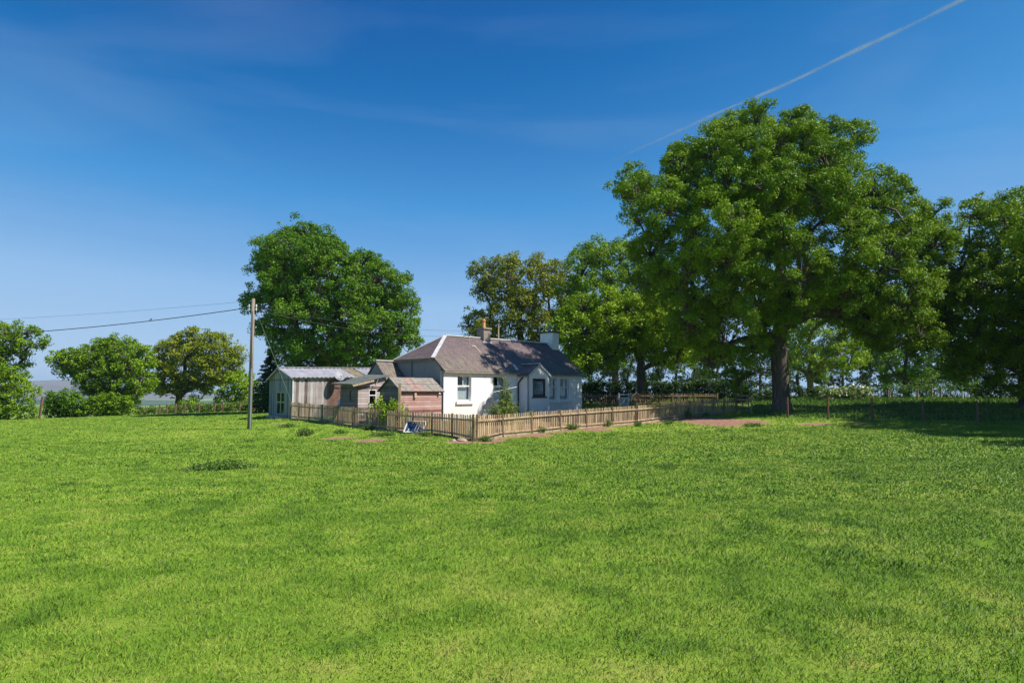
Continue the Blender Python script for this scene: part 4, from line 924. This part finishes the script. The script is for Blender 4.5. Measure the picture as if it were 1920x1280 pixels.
tree('oak_tree', 'bronze tinged olive oak standing behind the cottage ridge and terracotta chimney', 'tree', gbase(978, 76), crown_lobes(OLV, 76, 1.0, 1.9, 3000, .66, .9, 6, 60), .42, 4.5, .28, 'olive', 6, clump=.68, ldens=6.5, drop=.12)
MT = [(1045, 560), (1055, 505), (1085, 468), (1118, 448), (1160, 452), (1205, 460), (1250, 500), (1260, 570), (1230, 650), (1150, 690), (1080, 650)]
tree('beech_tree', 'tall green tree between the olive oak and the huge oak', 'tree', gbase(1155, 68), crown_lobes(MT, 68, 1.1, 2.0, 2600, .66, .85, 8, 50), .36, 4.6, .26, 'oak', 8, clump=.7, ldens=7, drop=.1)
BT = [(1030, 625), (1038, 596), (1062, 566), (1105, 548), (1155, 545), (1205, 558), (1250, 540), (1295, 568), (1318, 605), (1320, 650), (1300, 690), (1240, 690), (1190, 665), (1150, 680), (1120, 712), (1075, 700), (1050, 660)]
tree('beech_tree', 'bright yellow green tree just right of the white chimney', 'tree', gbase(1203, 56), crown_lobes(BT, 56, 1.0, 1.7, 3200, .64, .85, 9, 60), .38, 3.6, .23, 'bright', 9, clump=.62, ldens=8)
RT = [(1748, 560), (1765, 500), (1795, 440), (1795, 400), (1830, 360), (1870, 370), (1925, 362), (1985, 372), (2060, 420), (2090, 520), (2070, 640), (1990, 730), (1880, 745), (1810, 725), (1770, 690), (1745, 625)]
tree('oak_tree', 'tall open crowned oak at the right edge of the picture', 'tree', gbase(1925, 45), crown_lobes(RT, 45, .9, 1.6, 4200, .62, .8, 10, 100), .42, 4.0, .19, 'oak', 10, clump=.55, ldens=7.5, drop=.12)
YT = [(1440, 650), (1455, 590), (1510, 560), (1570, 560), (1620, 600), (1630, 660), (1600, 705), (1540, 715), (1480, 705)]
tree('field_maple', 'yellow green tree with pale trunk seen under the huge oak, right of its trunk', 'tree', gbase(1520, 66), crown_lobes(YT, 66, .8, 1.5, 1800, .68, .8, 12, 34), .3, 3.2, .24, 'bright', 12, bark='bark_pale', clump=.55, ldens=6, drop=.15)
BK = [(1600, 640), (1620, 580), (1680, 540), (1760, 540), (1830, 570), (1850, 640), (1840, 715), (1760, 735), (1680, 725), (1620, 700)]
tree('beech_tree', 'shady green tree filling the gap between the huge oak and the right edge oak', 'tree', gbase(1700, 70), crown_lobes(BK, 70, 1.0, 1.8, 2200, .68, .8, 13, 40), .3, 3.0, .26, 'syc', 13, clump=.62, ldens=6, drop=.12)
# big tree outside the frame on the right, whose shade lies over the fence
def ball_lobes(cx, cy, cz, R_, Rz, n, rmin, rmax, seed):
    rr = random.Random(seed); out = []
    for i in range(4000):
        a, b_, c_ = (rr.gauss(0, 1) for _ in range(3)); m_ = math.sqrt(a * a + b_ * b_ + c_ * c_); k = rr.uniform(.6, 1) / m_; r = rr.uniform(rmin, rmax)
        p_ = (cx + a * k * R_, cy + b_ * k * R_, cz + c_ * k * Rz)
        if all(math.dist(p_, l[:3]) > .62 * (r + l[3]) for l in out): out.append((*p_, r))
        if len(out) >= n: break
    return out
bx = (39.0, 28.5, H(39, 28.5)); tree('oak_tree', 'oak beyond the right edge whose crown shades the wire fence and the grass before it', 'tree', bx, ball_lobes(38.9, 28.5, 8.8, 14.3, 6.2, 130, 1.6, 2.5, 3), .55, 3.8, .24, 'oak', 21, clump=.72, ldens=7)

# thin hedgerow trees against the sky
k = 0
for px, Y, top, wpx in ((1105, 92, 610, 60), (1180, 95, 640, 60), (1265, 90, 600, 62), (1345, 94, 590, 60), (1425, 90, 610, 60), (1500, 96, 600, 55), (1580, 92, 600, 60), (1660, 94, 620, 58), (1745, 90, 610, 60), (1830, 94, 610, 60), (1915, 92, 610, 60)):
    P_ = [(px - wpx, 722), (px - wpx * 1.02, 670), (px - wpx * .7, top + 25), (px, top), (px + wpx * .7, top + 25), (px + wpx * 1.02, 670), (px + wpx, 722), (px, 735)]
    lb = crown_lobes(P_, Y, .8, 1.4, 900, .78, .7, 40 + k, 26)
    names = ['second hedgerow tree behind the hedge right of the cottage', '']
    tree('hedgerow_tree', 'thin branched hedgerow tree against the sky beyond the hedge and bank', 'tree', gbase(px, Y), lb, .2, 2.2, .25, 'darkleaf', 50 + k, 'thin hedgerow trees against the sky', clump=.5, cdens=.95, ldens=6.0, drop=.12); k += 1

# left group
LA = [(-75, 640), (-45, 600), (0, 606), (35, 612), (66, 612), (90, 632), (84, 655), (58, 662), (52, 690), (45, 710), (0, 720), (-70, 720)]
tree('oak_tree', 'oak cut off by the left edge, one bough reaching right', 'tree', gbase(-10, 67), crown_lobes(LA, 67, .7, 1.4, 2600, .66, .8, 14, 40), .4, 3.4, .26, 'oak', 14, clump=.6, ldens=7, drop=.12)
def bush(name, label, px, Y, poly, leaf, mname, seed, group=None, rmin=.5, rmax=1.1, cat='bush', maxn=40, **kw):
    lb = crown_lobes(poly, Y, rmin, rmax, 2000, .58, .75, seed, maxn); b_ = gbase(px, Y)
    return tree(name, label, cat, b_, lb, .12, .8, leaf, mname, seed, group, clump=.5, ldens=7.5, twigs=False, **kw)
bush('bush', 'lush green bush under the oak at the left edge', -5, 65, [(-80, 720), (-30, 690), (20, 682), (45, 705), (68, 740), (74, 775), (72, 797), (-80, 800)], .24, 'oak', 15, rmax=1.3)
LB = [(88, 682), (112, 658), (130, 655), (155, 662), (172, 640), (210, 632), (245, 640), (275, 655), (288, 690), (278, 730), (250, 765), (200, 775), (165, 760), (150, 720), (112, 700)]
tree('oak_tree', 'green oak second from the left beyond the field', 'tree', gbase(208, 76), crown_lobes(LB, 76, .9, 1.6, 3000, .64, .85, 16, 60), .35, 3.2, .28, 'oak', 16, clump=.62, ldens=8)
bush('bush', 'dark green bush beside the lone gate post', 118, 73, [(80, 760), (88, 738), (120, 728), (155, 740), (165, 770), (160, 790), (84, 792)], .24, 'syc', 17)
bush('bush', 'dark leafy bush at the foot of the second oak from the left', 205, 72, [(150, 770), (165, 742), (210, 735), (250, 748), (256, 770), (248, 784), (158, 786)], .24, 'oak', 18)
LC = [(262, 738), (282, 705), (278, 665), (305, 638), (345, 622), (385, 616), (420, 632), (448, 636), (450, 660), (465, 682), (448, 705), (425, 728), (385, 745), (345, 738), (300, 745)]
tree('oak_tree', 'broad olive green oak just left of the utility pole', 'tree', gbase(335, 86), crown_lobes(LC, 86, 1.0, 1.8, 3200, .64, .85, 19, 60), .42, 2.6, .28, 'gold', 19, clump=.66, ldens=7, drop=.06)
bush('bush', 'small leafy bush between the trunks of the olive green oak', 358, 84, [(335, 772), (340, 752), (360, 745), (378, 755), (382, 772)], .26, 'bright', 22, maxn=14)
bush('bush', 'yellow green bush behind the utility pole', 438, 80, [(398, 775), (405, 735), (425, 705), (455, 690), (478, 705), (492, 745), (492, 778)], .26, 'bright', 20)
# scrubby hedge in front of left trees
def hedge(name, label, pts, h, w, leaf, mname, seed, group=None, blossom=0, cat='hedge', dens=8):
    """pts: (x,y) line; a leafy mass of height h and width w following it"""
    rr = np.random.default_rng(seed); b0_ = (pts[0][0], pts[0][1], H(*pts[0])); CC = []; RC = []
    for a, c in zip(pts[:-1], pts[1:]):
        Ln = math.dist(a, c); n = int(Ln * h * w * 15 / .6) + 6; t_ = rr.random(n); x = a[0] + (c[0] - a[0]) * t_; y = a[1] + (c[1] - a[1]) * t_
        nx_, ny_ = -(c[1] - a[1]) / Ln, (c[0] - a[0]) / Ln; o_ = (rr.random(n) - .5) * w; x = x + nx_ * o_; y = y + ny_ * o_
        z = Hn(x, y) + rr.random(n) ** .8 * h * (.85 + .25 * vnoise(x, y, 1.4, seed)); CC.append(np.stack([x, y, z], -1)); RC.append(.18 + .2 * rr.random(n))
    CC = np.concatenate(CC); RC = np.concatenate(RC); OUT = unit(len(CC)) * .5 + np.array([0, 0, .5]); Q, tint = clump_leaves(CC, RC, OUT, leaf, dens, rr.random(len(CC)))
    t_ = thing(name, label, cat, b0_, 0, group); quads_obj('foliage', Q - np.array(b0_), M[mname], t_, {'tint': tint})
    mb = MB()
    for i in range(0, len(CC), 6): c = CC[i]; mb.tube([(c[0] + random.uniform(-.2, .2) - b0_[0], c[1] - b0_[1], H(c[0], c[1]) - .1 - b0_[2]), tuple(c - np.array(b0_))], [.03, .012], 4, cap=False)
    mb.build('stems', M['bark'], t_)
    if blossom:
        n = blossom; idx = rr.integers(0, len(CC), n); c = CC[idx] + unit(n) * .3; c[:, 1] -= .25; c[:, 2] += .1; Q2 = leaf_quads(c, unit(n) + np.array([0, -.6, .6]), .17, .9)
        quads_obj('blossom', Q2 - np.array(b0_), M['blossom'], t_, {'tint': rr.random(n)})
    return t_
def px_line(items): return [(at(px, 740, Y)[0], Y) for px, Y in items]
hedge('hedge', 'low scrubby hedge behind the brown post fence at far left', px_line([(255, 77), (330, 77), (410, 77), (500, 78)]), 1.0, 1.0, .16, 'yew', 31)
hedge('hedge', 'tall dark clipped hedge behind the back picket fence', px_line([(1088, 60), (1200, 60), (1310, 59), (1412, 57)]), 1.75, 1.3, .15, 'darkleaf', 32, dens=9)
hedge('hawthorn_hedge', 'sunlit hawthorn hedge with white blossom to the right of the huge oak trunk', px_line([(1532, 57), (1632, 56)]), 1.15, 1.6, .13, 'yew', 33, blossom=230)
hedge('hedge', 'low mixed hedge on the bank under the trees at the right', px_line([(1640, 61), (1740, 60), (1840, 58), (1960, 55)]), 1.2, 1.0, .15, 'weed', 34, dens=5)
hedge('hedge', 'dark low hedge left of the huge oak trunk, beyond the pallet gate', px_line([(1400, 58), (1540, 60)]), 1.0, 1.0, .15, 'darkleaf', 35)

# conifer
def conifer(px, Y, top_py, label, wr=1.9):
    b_ = gbase(px, Y); top = at(px, top_py, Y)[2]; h = top - b_[2]; t_ = thing('conifer_tree', label, 'tree', b_); mb = MB(); mb.tube([(0, 0, 0), (0, 0, h * .97)], [.2, .02], 8); CC = []; OUT = []; RC = []
    n = 190
    for i in range(n):
        f = (i / n) ** .85; z = h * (.06 + .92 * f); r = wr * (1 - f) ** .8 * random.uniform(.65, 1.1) + .08; a = random.random() * 6.283; tip = np.array([math.cos(a) * r, math.sin(a) * r, z - .12 * r])
        mb.tube([(0, 0, z), tuple(tip)], [.03, .01], 4, cap=False)
        for s in np.linspace(.3, 1, 5): CC.append(tip * np.array([s, s, 0]) + np.array([0, 0, z - .12 * r * s])); OUT.append([math.cos(a), math.sin(a), .3]); RC.append(.16 + .12 * (1 - f))
    Q, tint = clump_leaves(np.array(CC), np.array(RC), np.array(OUT), .15, 7, rng.random(len(CC)), .5); mb.build('trunk', M['bark'], t_); quads_obj('crown', Q, M['conifer'], t_, {'tint': tint})
conifer(506, 66, 652, 'dark pointed conifer between the utility pole and the round tree')
bush('bush', 'dark bushy shrub under the conifer beside the timber outbuilding', 500, 63, [(478, 775), (480, 735), (500, 715), (525, 715), (548, 725), (550, 778)], .22, 'darkleaf', 23)

# leafy shrubs and weeds
def stemmy(name, label, base, h, w, n, leaf, mname, cat='shrub', group=None, droop=.15, per=26):
    t_ = thing(name, label, cat, base, 0, group); mb = MB(); C = []; Nn = []
    for i in range(n):
        a = random.random() * 6.283; r = w * random.random() ** .6; hh = h * random.uniform(.55, 1.0) * (1 - .35 * r / max(w, .01)); p0 = np.array([math.cos(a) * r * .25, math.sin(a) * r * .25, -.05]); p2 = np.array([math.cos(a) * r, math.sin(a) * r, hh]); p1 = (p0 + p2) / 2 + np.array([0, 0, .1 * hh])
        mb.tube([tuple(p0), tuple(p1), tuple(p2)], [.012, .009, .005], 4, cap=False)
        for k in range(per):
            s = .15 + .85 * (k + random.random()) / per; p_ = (1 - s) ** 2 * p0 + 2 * s * (1 - s) * p1 + s * s * p2; C.append(p_ + rng.normal(size=3) * (.035 + .05 * (1 - s)) * (1 + h * .5)); Nn.append([random.gauss(0, 1), random.gauss(0, 1), random.gauss(.7, .8)])
    C = np.array(C); Q = leaf_quads(C, np.array(Nn), leaf, .5); mb.build('stems', M['bark_pale'], t_); quads_obj('leaves', Q, M[mname], t_, {'tint': rng.random(len(C))}); return t_
def yd(px, Y): x = at(px, 740, Y)[0]; return (x, Y, H(x, Y))
stemmy('shrub', 'tall feathery yellow green shrub in front of the cottage windows', yd(948, 37.6), 2.9, .42, 22, .12, 'yew', per=60)
stemmy('shrub', 'low spreading part of willowy shrubs behind the sunlit fence by the cottage wall', yd(946, 37.2), 1.6, .95, 56, .12, 'yew', per=40)
stemmy('shrub', 'small yellow green shrub left of the cottage porch', yd(988, 37.9), 1.1, .5, 10, .09, 'yew')
stemmy('shrub', 'leafy green shrub growing against the window of the lean-to shed', yd(714, 36.9), 2.0, .6, 44, .15, 'bright', per=44)
stemmy('shrub', 'sprawling green shrub in front of the dark gable of the red shed', yd(736, 36.0), 1.8, .75, 60, .15, 'bright', per=44)
stemmy('shrub', 'thin green shrub just right of the tall pale post', yd(762, 35.9), 1.3, .4, 14, .10, 'yew')
stemmy('shrub', 'sparse yellow weeds in front of the faded red shed wall', yd(795, 35.7), 1.25, .45, 10, .07, 'yew', per=22)
def wd(px, py, h, w, n, lab, leaf=.07): return stemmy('nettle_clump', lab, g(px, py), h, w, n, leaf, 'weed', 'weeds', 'clumps of nettles in the field', per=18)
wd(573, 817, .42, .42, 60, 'round dark clump of nettles alone on the grass near the stay wire', .08)
wd(410, 881, .26, .75, 90, 'wide dark patch of nettles in the open field below the utility pole'); wd(372, 884, .16, .5, 40, 'lower left end of the nettle patch in the open field')
wd(450, 880, .16, .5, 36, 'right end of the nettle patch in the open field')
wd(1014, 811, .35, .28, 26, 'nettles against the sunlit fence, leftmost clump'); wd(1043, 806, .48, .3, 34, 'tallest nettle clump against the sunlit fence'); wd(1072, 805, .38, .45, 34, 'wide nettle clump against the sunlit fence under its middle')
wd(936, 818, .4, .16, 14, 'thin nettles beside the second post of the sunlit fence'); wd(912, 827, .25, .4, 24, 'low weeds at the foot of the fence corner')
wd(1140, 799, .42, .2, 16, 'nettles by a post left of the bird house'); wd(1197, 799, .3, .3, 22, 'green weeds at the foot of the bird house post'); wd(1252, 795, .25, .35, 22, 'low weeds right of the bird house post')
wd(1290, 783, .55, .35, 26, 'weeds against the fence left of the bare red earth'); wd(1410, 799, .14, .6, 50, 'dark weeds at the near edge of the bare red earth'); wd(1325, 780, .35, .25, 16, 'yellowing weeds at the fence above the bare red earth')
wd(720, 817, .2, .7, 60, 'low weeds left of the leaning window frame'); wd(690, 806, .3, .35, 22, 'weeds at the foot of the shaded fence'); wd(540, 800, .18, .6, 40, 'low weeds on the hummock before the timber outbuilding'); wd(640, 812, .15, .5, 34, 'low weeds between the two bare patches')
wd(800, 818, .25, .3, 22, 'weeds beside the pile of dead twigs')

# tall shaded grass on the bank behind the wire fence
def rough_grass():
    n = 42000; x = rng.uniform(14, 44, n); y = rng.uniform(36, 62, n); px = 960 + 1280 * x / y
    line = np.interp(px, [1408, 1476, 1634, 1831, 2080], [43.6, 39, 35.5, 33.4, 31.6]); k = (y > line + .3) & (px > 1410); x, y = x[k], y[k]; n = len(x)
    h = (.10 + .30 * rng.random(n) * fbm(x, y, 4, 61, 3) * 1.6); z = Hn(x, y) - .03; b_ = np.stack([x, y, z], -1); a = rng.random(n) * 6.283; ln = rng.normal(size=(n, 2)) * .35
    tip = b_ + np.stack([ln[:, 0] * h, ln[:, 1] * h, h], -1); w = (.03 + .03 * rng.random(n))[:, None] * np.stack([np.cos(a), np.sin(a), np.zeros(n)], -1); mid = b_ * .5 + tip * .5 + np.array([0, 0, .04])
    quads_obj('rough_grass', np.stack([b_, mid - w, tip, mid + w], 1), M['weed'], None, {'tint': rng.random(n)})
    tag(bpy.data.objects['rough_grass'], 'long rough grass and weeds on the shaded bank behind the wire fence', 'grass', kind='stuff')
rough_grass()

# ------------------------------------------------------------------ pasture grass
M['grass'] = leaf_mat('pasture grass', (.085, .185, .020), (.205, .365, .030), (.42, .46, .10), trans=.3, rough=.45)
t = M['grass'].node_tree; ge_ = nd(t, 'ShaderNodeNewGeometry'); vv = nd(t, 'ShaderNodeVectorMath', {0: ge_.outputs['Normal'], 1: (.55, .55, .55), 2: (0, 0, .75)}, operation='MULTIPLY_ADD')
vn = nd(t, 'ShaderNodeVectorMath', {0: vv.outputs[0]}, operation='NORMALIZE')
for n_2 in t.nodes:
    if n_2.type in ('BSDF_PRINCIPLED', 'BSDF_TRANSLUCENT'): t.links.new(vn.outputs[0], n_2.inputs['Normal'])
def blades():
    Qs = []; Ts = []
    house_c = loc_h(6.4, 2.7)
    for (ya, yb, per, h0, w0) in ((2.6, 6.5, 4800, .050, .0065), (6.5, 11, 2800, .055, .010), (11, 19, 1150, .065, .018), (19, 33, 400, .08, .033), (33, 84, 110, .09, .042)):
        area = .88 * (yb * yb - ya * ya) + 4 * (yb - ya); n = int(area * per)
        y = np.sqrt(rng.random(n) * (yb * yb - ya * ya) + ya * ya); x = (rng.random(n) * 2 - 1) * (.84 * y + 1.5)
        s = soil(x, y); keep = rng.random(n) > np.clip((s - .22) * 3.5, 0, .985)
        keep &= rng.random(n) < np.clip(.25 + 2.2 * fbm(x, y, .22, 91, 2) - .2, .15, 1)
        # not inside buildings
        lx = (x - HO[0]) * .692 + (y - HO[1]) * .722; ly = -(x - HO[0]) * .722 + (y - HO[1]) * .692
        keep &= ~((lx > -.1) & (lx < L_ + .1) & (ly > -.1) & (ly < Wd + .1)); keep &= ~((lx > PX0 - .05) & (lx < PX1 + .05) & (ly > -PD) & (ly < .1)); keep &= ~((lx > -3.3) & (lx < 0) & (ly > -.35) & (ly < 1.65)); keep &= ~((lx > -3.8) & (lx < -1.9) & (ly > 2.95) & (ly < 4.8))
        sx = (x + 13.77) * .766 + (y - 43) * .643; sy = -(x + 13.77) * .643 + (y - 43) * .766; keep &= ~((sx > -.02) & (sx < BL) & (sy > -.05) & (sy < BW + .05))
        x, y = x[keep], y[keep]; n = len(x)
        tf = tintf(x, y); cl = fbm(x, y, 1.1, 71, 3); cl2 = fbm(x, y, .25, 75, 2); tuft = np.clip((fbm(x, y, .9, 81, 3) - .66) * 7, 0, 1) * .8
        h = h0 * (.45 + .8 * rng.random(n)) * (.85 + .3 * cl) * (.6 + .8 * cl2) * (1 + .9 * tuft); z = Hn(x, y) - .004; b_ = np.stack([x, y, z], -1)
        ln = rng.normal(size=(n, 2)) * .62 + np.array([.15, -.05]); tip = b_ + np.stack([ln[:, 0] * h, ln[:, 1] * h, h * (1 - .25 * np.minimum(np.hypot(ln[:, 0], ln[:, 1]), 1.6))], -1)
        a = rng.random(n) * 6.283; w = (w0 * (.5 + .6 * rng.random(n)))[:, None] * np.stack([np.cos(a), np.sin(a), np.zeros(n)], -1) * .5
        mid = b_ * .55 + tip * .45; mid[:, 2] += h * .10
        Qs.append(np.stack([b_, mid - w, tip, mid + w], 1)); dry = (rng.random(n) > .95) * .5
        Ts.append(np.clip(tf * .62 + .42 * rng.random(n) - .08 - .38 * tuft + dry, 0, 1))
    quads_obj('pasture_grass', np.concatenate(Qs), M['grass'], None, {'tint': np.concatenate(Ts)})
    tag(bpy.data.objects['pasture_grass'], 'short sunlit pasture grass covering the whole field', 'grass', kind='stuff')
blades()

# ------------------------------------------------------------------ vapour trail high above
cm, ct, cp, co = mat('vapour trail'); gcn = nd(ct, 'ShaderNodeTexCoord').outputs['Object']
na = nd(ct, 'ShaderNodeTexNoise', {'Vector': gcn, 'Scale': .0022, 'Detail': 6, 'Roughness': .7}).outputs[0]
lw = nd(ct, 'ShaderNodeLayerWeight', {'Blend': .5}).outputs['Facing']; inv = nd(ct, 'ShaderNodeMath', {0: 1.0, 1: lw}, operation='SUBTRACT').outputs[0]
pw_ = nd(ct, 'ShaderNodeMath', {0: inv, 1: 2.0}, operation='POWER').outputs[0]
al = nd(ct, 'ShaderNodeMath', {0: pw_, 1: ramp(ct, na, [(.32, (.16, .16, .16)), (.7, (.60, .60, .60))])}, operation='MULTIPLY').outputs[0]
fx_ = nd(ct, 'ShaderNodeMapRange', {0: nd(ct, 'ShaderNodeSeparateXYZ', {0: gcn}).outputs[0], 1: 0.0, 2: 1400.0, 3: .12, 4: 1.0}).outputs[0]
al = nd(ct, 'ShaderNodeMath', {0: al, 1: fx_}, operation='MULTIPLY').outputs[0]
cp.inputs['Base Color'].default_value = (.95, .96, 1, 1); cp.inputs['Roughness'].default_value = 1; cp.inputs['Specular IOR Level'].default_value = 0; ct.links.new(al, cp.inputs['Alpha'])
def sky_pt(px, py, D): p_ = at(px, py, D); return Vector(p_)
a0 = sky_pt(1135, 310, 9000); a1 = sky_pt(1960, -68, 6500); b = MB(); pts = []; rad = []
for i in range(60):
    t_ = i / 59; p_ = a0.lerp(a1, t_) + Vector((0, 0, 16 * math.sin(t_ * 9) + 6 * math.sin(t_ * 23))); pts.append(tuple(p_ - a0)); rad.append((14 + 10 * min(1, t_ * 1.6)) * (1 + .14 * math.sin(t_ * 31) + .08 * math.sin(t_ * 71)))
b.tube(pts, rad, 20, cap=False); o_ = b.build('vapour_trail', cm, None, True); o_.location = a0; o_.visible_shadow = True
tag(o_, 'thin white aircraft vapour trail slanting across the blue sky at upper right', 'vapour trail')

# ------------------------------------------------------------------ air
hm = bpy.data.materials.new('haze'); hm.use_nodes = True; ht = hm.node_tree; ht.nodes.clear(); ho = ht.nodes.new('ShaderNodeOutputMaterial'); hv = ht.nodes.new('ShaderNodeVolumePrincipled')
hv.inputs['Color'].default_value = (.55, .75, 1.0, 1); hv.inputs['Density'].default_value = 1.1e-4; hv.inputs['Anisotropy'].default_value = .1; ht.links.new(hv.outputs[0], ho.inputs['Volume'])
b = MB(); b.box(-7500, 7500, -500, 7600, float(GZ.min()) - 60, 170); hz = b.build('haze', hm); tag(hz, kind='stuff')
